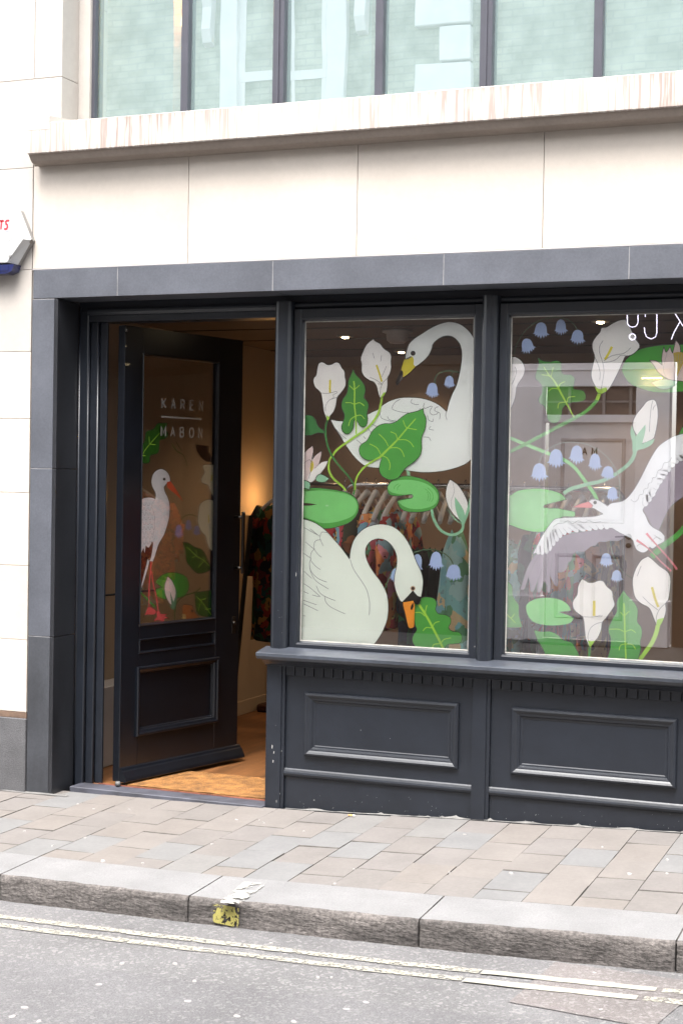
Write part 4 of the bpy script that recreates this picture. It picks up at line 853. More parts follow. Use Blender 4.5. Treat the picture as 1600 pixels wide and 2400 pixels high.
# lower callas
s.line('stem', D_, '755,1440 748,1500 745,1600', .0095, G1)
calla('680,888 715,900 740,915 780,915 830,898 870,905 900,950 945,990 955,1050 968,1110 940,1160 890,1230 860,1265 850,1330 820,1400 775,1450 750,1490s 725,1430 712,1390 700,1260 690,1215s 640,1180 607,1140 603,1080 640,1020 648,950', ['690,1215 760,1218 810,1212 850,1200', '865,1260 800,1280 755,1320 735,1380 738,1430', '810,1215 850,1215 860,1200'], '790,1075 789,1140 788,1208', .0118, D_, green='735,1425s 770,1430 795,1425s 775,1455 752,1492s', label='front calla lily with a scalloped bloom, bottom of the right window')
s.line('stem', D_, '1350,1270 1330,1360 1290,1450 1240,1520 1190,1590', .0175, GV)
calla('1260,685s 1300,715 1360,770 1430,820 1457,880 1450,1000 1440,1060 1415,1100 1418,1160 1400,1230 1370,1280 1330,1285s 1310,1230 1270,1140 1200,1100 1150,1050 1130,980 1125,890 1150,800 1200,720', ['1215,1040 1270,1095 1345,1155', '1415,1095 1360,1150 1335,1210 1330,1280', '1200,770 1165,860'], '1295,955 1320,1050 1350,1130', .0105, D_, green='1340,1240s 1370,1230 1400,1225s 1370,1285 1332,1288s', label='tall calla lily under the stork legs at the right')
# ================================================================== OPEN DOOR
TH = R(76.3); DW = .906; HX, HY = -3.793, .202
door = thing('shop_door', 'navy half glazed shop door standing open inwards with a name and a stork on its glass', 'door', (HX, HY, 0), TH)
dd = Vector((math.cos(TH), math.sin(TH), 0)); dn = Vector((math.sin(TH), -math.cos(TH), 0))
ZB, ZT = .030, 2.262; GU0, GU1, GZ0, GZ1 = .128, .712, .785, 2.135
def dp(name, mb, m=PAINT_D, par=None, label=None): return part(name, mb, m, par or door, local=True, label=label)
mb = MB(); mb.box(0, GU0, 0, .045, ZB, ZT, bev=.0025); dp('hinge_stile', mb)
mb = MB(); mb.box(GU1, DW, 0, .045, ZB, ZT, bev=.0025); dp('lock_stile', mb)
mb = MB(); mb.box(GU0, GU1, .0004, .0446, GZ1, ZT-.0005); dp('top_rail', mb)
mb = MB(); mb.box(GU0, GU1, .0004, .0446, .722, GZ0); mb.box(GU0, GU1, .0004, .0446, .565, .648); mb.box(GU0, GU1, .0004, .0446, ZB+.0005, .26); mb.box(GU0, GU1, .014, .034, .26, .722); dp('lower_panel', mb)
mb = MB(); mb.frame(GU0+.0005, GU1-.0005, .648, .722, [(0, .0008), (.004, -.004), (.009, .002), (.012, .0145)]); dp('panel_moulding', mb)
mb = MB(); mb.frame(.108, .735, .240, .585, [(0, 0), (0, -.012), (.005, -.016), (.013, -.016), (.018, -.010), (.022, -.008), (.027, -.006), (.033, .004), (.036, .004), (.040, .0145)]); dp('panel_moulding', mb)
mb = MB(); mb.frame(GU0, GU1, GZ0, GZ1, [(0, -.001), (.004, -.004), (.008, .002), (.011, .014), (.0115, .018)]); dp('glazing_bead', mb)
DG = glass('door_glass', .035, tint=(.97, .96, .95))
mb = MB(); mb.box(GU0+.004, GU1-.004, .018, .023, GZ0+.004, GZ1-.004); dp('glass_pane', mb, DG)
mb = MB(); mb.prism([(0, .100), (-.010, .095), (-.014, .086), (-.022, .080), (-.040, .050), (-.044, .036), (-.040, .031), (0, .031)], .004, DW+.012, 'x'); dp('weather_bar', mb)
METAL = mat('brushed_dark_steel', (.12, .11, .10), rough=.35, metal=1., var=.1)
mb = MB(); mb.tube([(.86, -.0, 1.32), (.86, -.05, 1.32)], .009); mb.tube([(.86, -.0, 1.05), (.86, -.05, 1.05)], .009); mb.box(.85, .872, -.062, -.048, 1.02, 1.35, bev=.004); dp('pull_handle', mb, METAL)
mb = MB(); mb.box(.845, .875, -.003, .001, .70, .79, bev=.002); mb.lathe((.86, -.004, .755), [(.011, .002), (.011, -.006), (.008, -.008)], 14, 'y'); dp('lock_plate', mb, METAL)
mb = MB(); mb.lathe((-.02, -.012, .028), [(.012, -.012), (.014, .0), (.011, .010)], 14); dp('floor_pivot', mb, mat('pivot_metal', (.12, .12, .12), rough=.6))
mb = MB(); mb.lathe((-.012, -.02, 2.236), [(.006, -.008), (.008, 0), (.006, .008)], 12); dp('top_pivot', mb, METAL)
def doorloc(px, py):
    d = ray(px, py); P0 = Vector((HX, HY, 0)) - dn*.026; t = (P0-CAM).dot(dn)/d.dot(dn); q = CAM+d*t; return ((q-P0).dot(dd), q.z)
DPET = flat('cream_petal_print', (244, 240, 210)); DST = flat('door_stork_white_print', (214, 214, 218)); RBK = flat('orange_red_beak_print', (214, 92, 60)); LEGR = flat('red_leg_print', (206, 84, 84)); LBL = flat('lilac_print', (150, 150, 190))
DGR = flat('deep_leaf_print', (36, 92, 22), .06); DGM = flat('deep_pad_print', (64, 140, 52), .05)
s = Sheet(door, doorloc, lambda u, v, d: (u, d, v), True, .0330, .0001)
s.add('leaf', E_, '625,970s 610,1020 630,1060 600,1100 560,1110 555,1180 540,1220 480,1240 475,1290 440,1305 395,1290s 395,1145s 430,1130 440,1080 450,1040 510,1015 545,970', DGR, outline=O, label='green leaf beside the lettering')
s.line('leaf_vein', E_, ['400,1255 440,1190 480,1140 560,1050', '470,1080 475,1145', '480,1142 525,1150', '405,1240 440,1240'], .0035, GV)
s.line('flower_stalk', E_, ['660,1140 700,1200 760,1240 790,1330', '700,1130 740,1200'], .004, DGR)
s.add('dark_leaf', E_, '860,1145s 975,1160s 970,1200 1000,1280 950,1290 900,1250 870,1200', BRN)  # leaf printed in flat dark brown
s.line('stem', F_, '375,1010 440,1070 520,1150', .0085, DGM)
s.add('lily_pad', F_, '530,928 580,885 640,862 700,865 770,890 803,950 795,1020 750,1060 680,1085 600,1085 540,1060 522,1000s 575,985s 525,950s', DGM, outline=O)
s.line('stem', F_, '690,1190 700,1120 760,1060 850,1030 900,990', .006, DGR)
bu = s.add('flower_bud', F_, '625,893s 660,930 690,1000 690,1070 660,1130 640,1120 610,1060 600,980', PINKP, outline=O)
s.add('sepal', F_, '645,1020s 665,1080 675,1105 702,1000s 705,1060 695,1120 680,1175 620,1125s 655,1145 650,1080', flat('dull_mint_print', (90, 130, 100)))
s.line('stem', F_, '680,1165 683,1230 686,1290', .006, DGR)
s.line('flower_stalk', F_, ['720,465 745,410 800,380 860,390 875,410'], .0035, DGR)
lf = s.add('leaf', F_, '750,610s 800,615 850,650 920,680 975,800 965,850 880,870 820,820 780,760 775,680', DGR, outline=O); s.line('leaf_vein', F_, ['790,650 860,720 925,760 975,810', '830,740 865,720', '880,820 925,765', '860,670 870,715', '925,730 935,765'], .0035, GV, parent=lf)
lf = s.add('leaf', F_, '850,1030s 1060,1000s 1060,1250s 960,1235 880,1210 860,1150', DGR, outline=O); s.line('leaf_vein', F_, ['862,1060 910,1110 955,1170 1005,1240', '880,1180 895,1120', '900,1095 945,1078', '940,1170 985,1165'], .0035, GV, parent=lf)
dk = s.add('duckling', F_, '745,1300s 750,1140 770,1128 800,1132s 830,1140 850,1190 885,1235 860,1260 840,1300s', flat('duckling_orange_print', (170, 100, 50)), outline=O, label='small orange duckling at the bottom of the door glass')
s.add('duckling_eye', F_, circ(829, 1183, 9), BLK, parent=dk, sm=False); s.add('duckling_chest', F_, '748,1210s 772,1215 780,1300s 748,1300s', flat('duckling_cream_print', (200, 170, 110)), parent=dk)
def sbell(cx, cy, w, h):
    global BELL
    k = BELL; BELL = LBL; s.bell(F_, cx, cy, w, h); BELL = k
sbell(718, 515, 62, 105); sbell(800, 465, 48, 85); sbell(868, 510, 50, 80)
c1 = s.add('calla_lily', E_, '920,1320 1000,1315 1060,1325s 1060,1640s 1030,1620 990,1560 960,1485s 910,1465 905,1430 930,1380', DPET, outline=O); s.line('spadix', E_, '995,1400 985,1450', .008, YEL, parent=c1)
c1 = s.add('calla_lily', F_, '925,265 970,250 1010,270 1040,310 1045,380 1030,440 1020,545s 1005,640 990,685s 965,650 938,555s 900,510 875,440 880,370 890,300', DPET, outline=O); s.line('spadix', F_, '962,380 968,450', .008, YEL, parent=c1); s.line('petal_line', F_, ['960,465 1000,500 1030,540', '1040,420 960,470'], .0016, INKG, parent=c1)
s.add('tail', F_, '500,610s 488,720 450,752s 430,860 385,1010s 370,1010s 370,700s', BRN)
st = s.add('stork', F_, '485,100 500,40 530,8 570,-4 610,15 635,50 645,98s 618,115s 590,148s 600,190 625,240 640,310 635,400 615,480 590,550 550,620 530,680 515,730 498,772s 470,768s 455,835 430,920 400,1008s 405,950 430,850 455,748s 470,760 485,720 500,620 492,605s 465,655 440,640s 430,700 420,660s 400,700 395,680s 382,718 370,718s 370,275s 400,250 440,235 490,235 518,247s 520,200 495,150', DST, outline=O, label='standing white stork with an orange red beak')
s.add('beak', F_, '615,105s 645,100s 700,180 752,268s 690,210 620,152s', RBK, parent=st); s.add('eye', F_, circ(593, 82, 12), BLK, parent=st, sm=False)
fl = []
random.seed(2)
for i in range(9):
    for j in range(3 if i < 2 else 4):
        x = 395+j*32+(i % 2)*14; y = 290+i*40
        if x < 510: fl.append('%d,%d %d,%d %d,%d %d,%d' % (x-12, y-14, x-4, y+12, x+8, y+8, x+12, y-14))
s.line('feather_lines', F_, fl+['518,247 490,300 510,380 512,460 500,560'], .0015, LINEG, parent=st)
s.line('leg', F_, '482,770 478,850 468,950 465,1060 468,1160', .0095, LEGR, parent=st, taper=lambda t: 1.3-.7*t); s.line('leg', F_, '488,850 500,950 525,1060 545,1195', .0075, LEGR, parent=st)
s.add('foot', F_, '455,1150s 480,1150 525,1185 510,1215s 440,1215 418,1236s 440,1195', LEGR, parent=st, outline=.0014); s.add('foot', F_, '525,1185s 555,1185 560,1205 625,1208s 600,1225 638,1246s 595,1250 592,1296s 555,1262 503,1268s 530,1230', LEGR, parent=st, outline=.0014)
WL = mat('white_vinyl_lettering', (.26, .245, .23), rough=.6, var=.02)
# lettering sits on the outside of the glass
pA = doorloc(220+555/3.5636, 720+840/3.5636); pB = doorloc(220+555/3.5636, 720+760/3.5636); pC = doorloc(220+895/3.5636, 720+865/3.5636)
h = pB[1]-pA[1]; wd = (pC[0]-pA[0]); f3 = lambda u, v: (u, .0172, v)
mb = MB(); text(mb, 'KAREN', pA[0]+.004, pA[1], h, (wd-.55*h)/4, .0085, f3); dp('lettering', mb, WL)
p1 = doorloc(220+555/3.5636, 720+914/3.5636); p2 = doorloc(220+888/3.5636, 720+937/3.5636)
mb = MB(); ribbon(mb, [(p1[0], p1[1]), (p2[0], p1[1])], .0085, f3); dp('lettering_rule', mb, WL)
q = doorloc(220+552/3.5636, 720+1075/3.5636)
mb = MB(); text(mb, 'M', q[0], q[1], h, .1, .0085, f3); text(mb, 'ABON', q[0]+(wd-.55*h)/4*1.02, q[1], h, (wd-.55*h)/4, .0085, f3); dp('lettering', mb, WL)
# ================================================================== SHOP INTERIOR
WALLM = mat('warm_plaster_wall', (.36, .285, .215), rough=.9, var=.04, scale=2.)
FLOORW = mat('orange_brown_wood_floor', (.20, .085, .030), rough=.45, var=.2, scale=3., stretch=(5, .6, 1), bump=.0006, var2=.15, scale2=40.)
CEILM = mat('brown_shop_ceiling', (.12, .085, .065), rough=.8, var=.08, scale=2.)
mb = MB(); mb.box(-4.3, 4.4, .206, 4.2, -.06, .010); struct('shop_floor', mb, FLOORW)
rm = thing('shop_interior', 'warm lit brown walls and ceiling of the shop room behind the open door', 'shop room', (-2, 2, 0))
mb = MB(); mb.box(-4.32, -4.255, .30, 3.6, .01, 2.37); part('side_wall', mb, WALLM, rm)
mb = MB(); mb.box(-4.32, 4.4, 3.45, 3.6, .01, 2.37); part('back_wall', mb, WALLM, rm)
mb = MB(); mb.box(4.2, 4.4, .3, 3.45, .01, 2.37); part('side_wall', mb, WALLM, rm)
mb = MB(); mb.box(-4.4, 4.4, .301, 3.7, 2.371, 2.42); part('ceiling', mb, CEILM, rm)
for i, y in enumerate((.9, 1.55, 2.2, 2.9)):
    mb = MB(); mb.box(-4.25, 4.2, y, y+.012, 2.366, 2.3715); part('ceiling_batten', mb, mat('dark_ceiling_line', (.05, .04, .03)), rm)
mb = MB(); mb.box(-4.254, -4.243, .31, 3.44, .011, .10, bev=.002); mb.box(-4.24, 4.19, 3.438, 3.449, .011, .10, bev=.002); part('skirting', mb, WALLM, rm)
# white boxed radiator seen through the slit left of the door
mb = MB(); mb.box(-4.252, -4.10, .34, 1.35, .011, .43, bev=.004); solo('boxed_pipe_casing', mb, WHITEW, 'pale grey low box casing seen through the slit behind the door hinge', 'pipe casing', origin=(-4.17, .8, .01))
mb = MB(); mb.tube([(-4.2, .36, .915), (-4.1, .46, .91), (-3.95, .52, .93), (-3.80, .55, .95)], .006, 6); solo('black_cable', mb, BLK, 'thin black cable strung across behind the open door', 'cable', origin=(-3.9, .6, .9))
# door mat
MATM = mat('coir_fibre', (.30, .135, .035), rough=1., var=.25, scale=14., bump=.006, bscale=160., var2=.45, scale2=150.)
mb = MB(); grid(mb, -3.76, -2.972, .208, .66, 60, 36, lambda x, y: .021+.0025*noise.noise(Vector((x*60, y*60, 0)))); 
mb.box(-3.76, -2.972, .208, .66, .011, .018)
solo('door_mat', mb, MATM, 'ginger coir door mat lying just inside the threshold', 'door mat', origin=(-3.36, .43, .012))
# leaning board with black edge
mb = MB(); mb.use(mat('tan_board', (.50, .33, .16), rough=.6)).prism([(1.9, .012), (1.93, .012), (2.18, 1.3), (2.15, 1.3)], -4.19, -4.03, 'x')
mb.use(BLK).prism([(1.895, .012), (1.935, .012), (2.185, 1.3), (2.145, 1.3)], -4.03, -4.018, 'x')
o = solo('leaning_board', mb, None, 'tan framed mirror board with a black edge leaning behind the open door', 'mirror', origin=(-4.1, 2., .012))
mb = MB(); mb.box(-4.22, -3.7, 2.7, 3.3, .011, .06, bev=.01); solo('floor_plinth', mb, BRN, 'low dark plinth on the wood floor against the far shop wall', 'plinth', origin=(-4, 3, .011))
# lamps and detector on the ceiling
LAMPE = mat('lit_lamp_glass', (1, .8, .5), emit=(1, .78, .45, 7.)); LAMPB = mat('lamp_body', (.30, .26, .22), rough=.4)
def downlight(x, y, label, e=9.):
    t = thing('ceiling_lamp', label, 'ceiling lamp', (x, y, 2.37))
    mb = MB(); mb.lathe((x, y, 2.366), [(.048, .005), (.05, 0), (.045, -.004), (.04, -.003)], 20); part('rim', mb, LAMPB, t)
    mb = MB(); mb.lathe((x, y, 2.358), [(.018, .004), (.021, 0), (.012, -.004)], 16); part('bulb', mb, LAMPE, t)
    l = bpy.data.lights.new('ceiling_lamp_light', 'SPOT'); l.energy = e; l.color = (1, .70, .42); l.spot_size = R(125); l.spot_blend = .6; l.shadow_soft_size = .04
    o = bpy.data.objects.new('ceiling_lamp_light', l); COL.objects.link(o); o.parent = t; o.location = (0, 0, -.03)
downlight(-3.37, 2.02, 'lit recessed ceiling lamp over the left of the clothes rail', 6.)
downlight(-3.40, 3.08, 'smaller lit ceiling lamp near the far shop wall beside the swan head', 3.)
downlight(-1.9, 2.9, 'lit ceiling lamp behind the upper swan neck', 4.)
downlight(-1.75, 1.5, 'lit ceiling lamp behind the mullion between the two windows', 7.)
downlight(-3.05, .95, 'lit ceiling lamp just inside the doorway, reflected in the door glass', 1.6)
downlight(-.4, 2.4, 'lit ceiling lamp deep in the shop to the far right', 2.5)
mb = MB(); mb.lathe((-2.96, 1.78, 2.37), [(.085, 0), (.085, -.012), (.062, -.02), (.060, -.055), (.04, -.072), (.0305, -.073)], 28); solo('smoke_detector', mb, mat('grey_plastic', (.45, .43, .42), rough=.5), 'round grey smoke detector on the ceiling above the swan head', 'smoke detector', origin=(-2.96, 1.78, 2.37))
# wall lamp giving the orange glow on the side wall behind the hanging shirt
LX, LY = onY(660, 1180, 2.75).x, 2.75
wlp = thing('wall_lamp', 'warm wall lamp hidden behind the door post and lighting the orange wall', 'wall lamp', (LX, LY, 1.38))
mb = MB(); mb.lathe((LX, LY, 1.38), [(.035, -.06), (.045, -.05), (.035, .06), (.03, .065)], 18); part('lamp_shade', mb, mat('amber_shade', (.8, .5, .2), emit=(1, .62, .25, .8)), wlp)
mb = MB(); mb.tube([(LX, LY, 1.31), (LX, LY, .02)], .012); mb.lathe((LX, LY, .012), [(.045, 0), (.045, .015), (.02, .03)], 20); part('lamp_stand', mb, METAL, wlp)
l = bpy.data.lights.new('wall_lamp_light', 'POINT'); l.energy = .6; l.color = (1, .52, .18); l.shadow_soft_size = .02
o = bpy.data.objects.new('wall_lamp_light', l); COL.objects.link(o); o.parent = wlp; o.location = (0, -.075, .02)

# clothes rails, hangers, garments
CHR = mat('chrome_tube', (.55, .52, .50), rough=.2, metal=1., var=.03)
HANG = mat('white_wooden_hanger', (.85, .83, .80), rough=.5, var=.06)
def rail(x0, x1, y, label, z=1.504):
    t = thing('clothes_rail', label, 'clothes rail', ((x0+x1)/2, y, .01))
    pts = [(x0, y, .06)] + [(x0, y, z-.09)] + [(x0+.06-.06*math.cos(a*R(15)), y, z-.06+.06*math.sin(a*R(15))) for a in range(1, 7)] + [(x1-.06+.06*math.sin(a*R(15)), y, z-.06+.06*math.cos(a*R(15))) for a in range(0, 6)] + [(x1, y, z-.09), (x1, y, .06)]
    mb = MB(); mb.tube(pts, .014, 12); part('top_rail', mb, CHR, t)
    for x in (x0, x1):
        mb = MB(); mb.box(x-.02, x+.02, y-.25, y+.25, .03, .06, bev=.004); part('foot', mb, CHR, t)
rail(-2.905, -2.17, .90, 'chrome clothes rail behind the left display window full of printed garments')
rail(-2.11, -1.50, .95, 'chrome clothes rail behind the right display window', 1.50)
def hanger(x, y, zr, label, tilt=0.):
    t = thing('clothes_hanger', label, 'hanger', (x, y, zr), tilt)
    mb = MB(); mb.tube([(0, .013, .004), (0, .010, .016), (0, 0, .020), (0, -.012, .012), (0, -.012, -.01), (0, 0, -.03), (0, 0, -.055)], .0022, 6); part('hook', mb, CHR, t, local=True)
    mb = MB(); pts = [(0, s_*.205*k, -.055-.085*k-.05*k**3) for s_, k in [(-1, 1), (-1, .85), (-1, .6), (-1, .35), (-1, .12), (1, 0), (1, .12), (1, .35), (1, .6), (1, .85), (1, 1)]]
    mb.tube(pts, [.012, .014, .013, .013, .017, .02, .017, .013, .013, .014, .012], 8); part('shoulder_bar', mb, HANG, t, local=True)
    return t
def garment(name, label, cat, x, y, zt, zh, m, w=.42, th=.055, flare=.05, sleeve=True, seed=0, rot=0., group=None):
    """a garment hanging edge-on to the street: lofted closed body with folds, plus sleeves"""
    random.seed(seed); t = thing(name, label, cat, (x, y, 0), rot, group)
    mb = MB(); n = 36; lv = 22; rows = []
    for j in range(lv+1):
        k = j/lv; z = zt-(zt-zh)*k
        ww = w*(.22+.78*min(1, k/.13)**.7) if k < .13 else w*(1+flare*(k-.13))
        tt = th*(.5+.5*min(1, k*6))*(1+flare*k*1.5)
        row = []
        for i in range(n):
            a = 2*math.pi*i/n; f = 1+.30*k*math.sin(7*a+seed)+.14*k*math.sin(11*a+seed*2)
            row.append(mb.bm.verts.new((tt*.5*math.cos(a)*f + .01*noise.noise(Vector((seed, z*6, a))), ww*.5*math.sin(a), z - (.03 if k == 0 else 0)*abs(math.sin(a)) + .006*k*math.sin(5*a+seed))))
        rows.append(row)
    for j in range(lv):
        for i in range(n): f = mb.bm.faces.new((rows[j][i], rows[j][(i+1) % n], rows[j+1][(i+1) % n], rows[j+1][i])); f.smooth = True
    mb.bm.faces.new(rows[0][::-1])
    part('body', mb, m, t, local=True)
    if sleeve:
        for sg in (-1, 1):
            mb = MB(); L = (zt-zh)*.55 if (zt-zh) > .8 else (zt-zh)*.7
            mb.tube([(0, sg*w*.42, zt-.05), (.004, sg*w*.50, zt-.12), (.008, sg*w*.545, zt-.22), (.004, sg*w*.56, zt-.5*L), (-.004, sg*w*.56, zt-L)], [.03, .042, .046, .042, .036], 12); part('sleeve', mb, m, t, local=True)
    return t
PR = [pattern('red_blossom_print', [(226, 80, 76), (232, 140, 80), (240, 150, 160), (150, 180, 190), (170, 50, 50), (240, 205, 120)], 15, (.10, .01, .01), 1.),
      pattern('pink_animal_print', [(240, 130, 140), (236, 84, 96), (240, 160, 100), (140, 190, 210), (226, 90, 100), (240, 205, 110)], 13, (.16, .03, .04), 4.),
      pattern('coral_creature_print', [(244, 140, 120), (246, 180, 100), (240, 120, 130), (190, 210, 220), (130, 180, 140), (248, 225, 170)], 12, (.22, .08, .03), 7.),
      pattern('brown_leaf_print', [(110, 60, 40), (150, 90, 50), (170, 130, 60), (80, 40, 30), (190, 160, 90), (60, 60, 40)], 13, (.04, .015, .01), 9.),
      pattern('black_green_print', [(14, 26, 22), (16, 80, 54), (10, 16, 16), (24, 96, 64), (12, 20, 26), (24, 40, 60)], 13, (.006, .008, .01), 3.),
      pattern('turquoise_flower_print', [(160, 220, 220), (150, 210, 220), (190, 230, 228), (240, 215, 170), (120, 180, 140), (170, 225, 225)], 14, (.30, .50, .50), 2.),
      pattern('dark_jungle_print', [(24, 30, 24), (20, 50, 50), (110, 40, 30), (20, 24, 28), (120, 90, 46), (30, 60, 40), (70, 24, 30)], 20, (.012, .016, .018), 6.)]
ORG = pattern('orange_stripe_print', [(206, 90, 50), (170, 60, 36), (220, 120, 60), (120, 40, 24)], 30, (.10, .03, .01), 12.)
# behind the left window
G = 'printed garments on the rail behind the left window'
L1 = [(-2.975, 1.42, .95, ORG, 'orange brown striped garment at the left end of the left rail', 'blouse'),
      (-2.905, 1.42, .88, PR[0], 'red blossom printed dress with pale patches, second from the left end of the left rail', 'dress'),
      (-2.845, 1.42, .80, PR[1], 'pink and red printed dress under the first visible white hanger', 'dress'),
      (-2.79, 1.41, .86, PR[3], 'brown and mustard leaf printed shirt behind the lower swan neck', 'shirt'),
      (-2.742, 1.40, .80, PR[1], 'crimson printed dress seen inside the loop of the lower swan neck', 'dress'),
      (-2.68, 1.40, .78, PR[2], 'coral dress with creature print right of the crimson dress', 'dress'),
      (-2.615, 1.39, .80, PR[0], 'dark red printed shirt where the bright garments end', 'shirt')]
for i, (x, zt, zh, m_, lab, cat) in enumerate(L1):
    garment(cat, lab, cat, x, .90+.01*(i % 3), zt, zh, m_, seed=i+1, rot=.10*math.sin(i*2.1), th=.06)
L2 = [(-2.54, .70), (-2.475, .62), (-2.41, .60), (-2.35, .58)]
for i, (x, zh) in enumerate(L2):
    garment('skirt', ('black and bottle green printed skirt, %s on the left rail' % ['beside the red shirt', 'second in the dark group', 'third in the dark group', 'last in the dark group']['x' == 'y' or i]), 'skirt', x, .92, 1.20, zh, PR[4], w=.36, th=.07, sleeve=False, seed=20+i, rot=.06*i)
garment('dress', 'pale turquoise dress with flowers hanging slanted at the right end of the left rail', 'dress', -2.27, .76, 1.30, .66, PR[5], w=.30, th=.10, flare=.5, sleeve=False, seed=31, rot=.5)
hx = [-2.905, -2.845, -2.79, -2.742, -2.68, -2.615, -2.54, -2.475, -2.41, -2.35, -2.27]
hl = ['holding the red blossom dress', 'holding the pink and red dress', 'holding the brown leaf shirt', 'holding the crimson dress', 'holding the coral dress', 'holding the dark red shirt', 'holding the first dark skirt', 'holding the second dark skirt', 'holding the third dark skirt', 'holding the last dark skirt', 'holding the turquoise dress']
for i, x in enumerate(hx): hanger(x, .90, 1.518, 'white wooden hanger on the left rail %s' % hl[i], .08*math.sin(i*2.3))
for i, x in enumerate((-2.36, -2.29, -2.23)):
    for sg in (-1, 1): pass
# behind the right window
L3 = [(-2.05, 1.25, .62, PR[5], 'turquoise flowered dress at the left end of the right rail', 'dress'), (-1.985, 1.25, .60, PR[5], 'second turquoise flowered dress on the right rail, beside the first', 'dress'),
      (-1.91, 1.32, .70, PR[4], 'dark green printed dress hanging behind the stork wing', 'dress'), (-1.83, 1.34, .55, PR[2], 'coral printed dress behind the stork wing', 'dress'), (-1.765, 1.34, .52, PR[1], 'pink printed dress above the front calla lily', 'dress'),
      (-1.70, 1.34, .50, PR[2], 'coral and white printed dress beside the pink one', 'dress'), (-1.645, 1.34, .50, PR[0], 'red printed dress toward the right end of the right rail', 'dress'), (-1.59, 1.34, .58, PR[3], 'brown leaf printed shirt at the right end of the right rail', 'shirt')]
for i, (x, zt, zh, m_, lab, cat) in enumerate(L3):
    garment(cat, lab, cat, x, .95, zt, zh, m_, seed=40+i, rot=.1*math.sin(i*1.7), th=.055)
    hanger(x, .95, 1.514, 'white wooden hanger on the right rail holding the ' + lab.split(' hanging')[0].split(' behind')[0].split(' above')[0].split(' at the')[0].split(' toward')[0].split(' beside')[0].split(' on the')[0], .08*math.sin(i))
# dark floral shirt hanging in the doorway view
gm = garment('shirt', 'dark jungle printed long shirt hanging on the side wall inside the doorway', 'shirt', -3.79, 2.15, 1.40, .54, PR[6], w=.46, th=.10, flare=.10, sleeve=True, seed=60, rot=R(76))
hanger(-3.79, 2.15, 1.50, 'hanger holding the dark jungle shirt inside the doorway', R(76))
mb = MB(); mb.tube([(-3.82, 2.15, 1.50), (-3.45, 2.15, 1.50), (-3.42, 2.15, 1.47), (-3.42, 2.15, .02)], .010, 8); mb.box(-3.6, -3.40, 2.05, 2.25, .011, .03); solo('garment_stand', mb, METAL, 'dark metal single arm stand carrying the jungle shirt', 'garment stand', origin=(-3.42, 2.15, .012))
# framed pictures and far rods behind the rail

# ================================================================== STREET SIDE OPPOSITE (seen only as reflections in the glass)
OY = -9.0
BRK = mat('london_brick', (.47, .41, .29), rough=.9, var=.08)
nt = BRK.node_tree; b_ = nt.nodes['Principled BSDF']
tc = nd(nt, 'ShaderNodeTexCoord'); sx = nd(nt, 'ShaderNodeSeparateXYZ'); cb = nd(nt, 'ShaderNodeCombineXYZ'); nt.links.new(tc.outputs['Object'], sx.inputs[0]); nt.links.new(sx.outputs[0], cb.inputs[0]); nt.links.new(sx.outputs[2], cb.inputs[1])
bt = nd(nt, 'ShaderNodeTexBrick', Scale=1.); bt.inputs['Brick Width'].default_value = .225; bt.inputs['Row Height'].default_value = .075; bt.inputs['Mortar Size'].default_value = .008
bt.inputs['Color1'].default_value = (.50, .49, .43, 1); bt.inputs['Color2'].default_value = (.44, .43, .38, 1); bt.inputs['Mortar'].default_value = (.41, .40, .37, 1)
nt.links.new(cb.outputs[0], bt.inputs['Vector']); nb = nd(nt, 'ShaderNodeTexNoise', Scale=3.5, Detail=5.); nt.links.new(tc.outputs['Object'], nb.inputs['Vector'])
mb_ = nd(nt, 'ShaderNodeMapRange'); mb_.inputs[1].default_value = .3; mb_.inputs[2].default_value = .7; mb_.inputs[3].default_value = .7; mb_.inputs[4].default_value = 1.2; nt.links.new(nb.outputs['Fac'], mb_.inputs[0])
vm_ = nd(nt, 'ShaderNodeVectorMath', operation='MULTIPLY'); nt.links.new(bt.outputs[0], vm_.inputs[0]); nt.links.new(mb_.outputs[0], vm_.inputs[1]); nt.links.new(vm_.outputs[0], b_.inputs['Base Color'])
PORT = mat('pinkish_white_paint', (.98, .92, .94), rough=.6, var=.05, scale=3.); DOORP = mat('greyish_door_paint', (.94, .89, .91), rough=.5, var=.05, scale=3.)
DARKF = mat('black_shopfront', (.020, .016, .016), rough=.5, var=.2); BRNF = mat('brown_shopfront', (.10, .055, .04), rough=.5, var=.25, scale=2.)
opp = thing('opposite_building', 'brick building across the street with a panelled door, seen mirrored in the glass', 'building', (-4, OY, 0))
def ob(name, boxes, m, bev=0.): 
    mb = MB()
    for a in boxes: mb.box(*a, bev=bev)
    return part(name, mb, m, opp)
ob('wall', [(-16, 8, OY-.3, OY-.05, 3.9, 7.6)], BRK)
ob('cornice', [(-16, 8, OY-.1, OY+.12, 3.72, 3.9), (-16, 8, OY-.2, OY+.2, 7.6, 7.8)], PORT, .01)
ob('fascia', [(-16, 8, OY-.12, OY-.04, 2.78, 3.72)], DARKF)
ob('shopfront', [(-16, -4.46, OY-.5, OY-.08, -.2, 2.78)], mat('dark_brown_shopfront', (.045, .03, .025), rough=.4, var=.25, scale=1.2))
ob('brown_shopfront', [(-2.72, 8, OY-.5, OY-.10, -.2, 2.78)], BRNF)
ob('shop_window_bar', [(-2.2, -2.12, OY-.1, OY-.03, 0, 2.6), (-1.2, -1.12, OY-.1, OY-.03, 0, 2.6), (-2.7, 1, OY-.1, OY-.05, .9, 1.0)], BRNF)
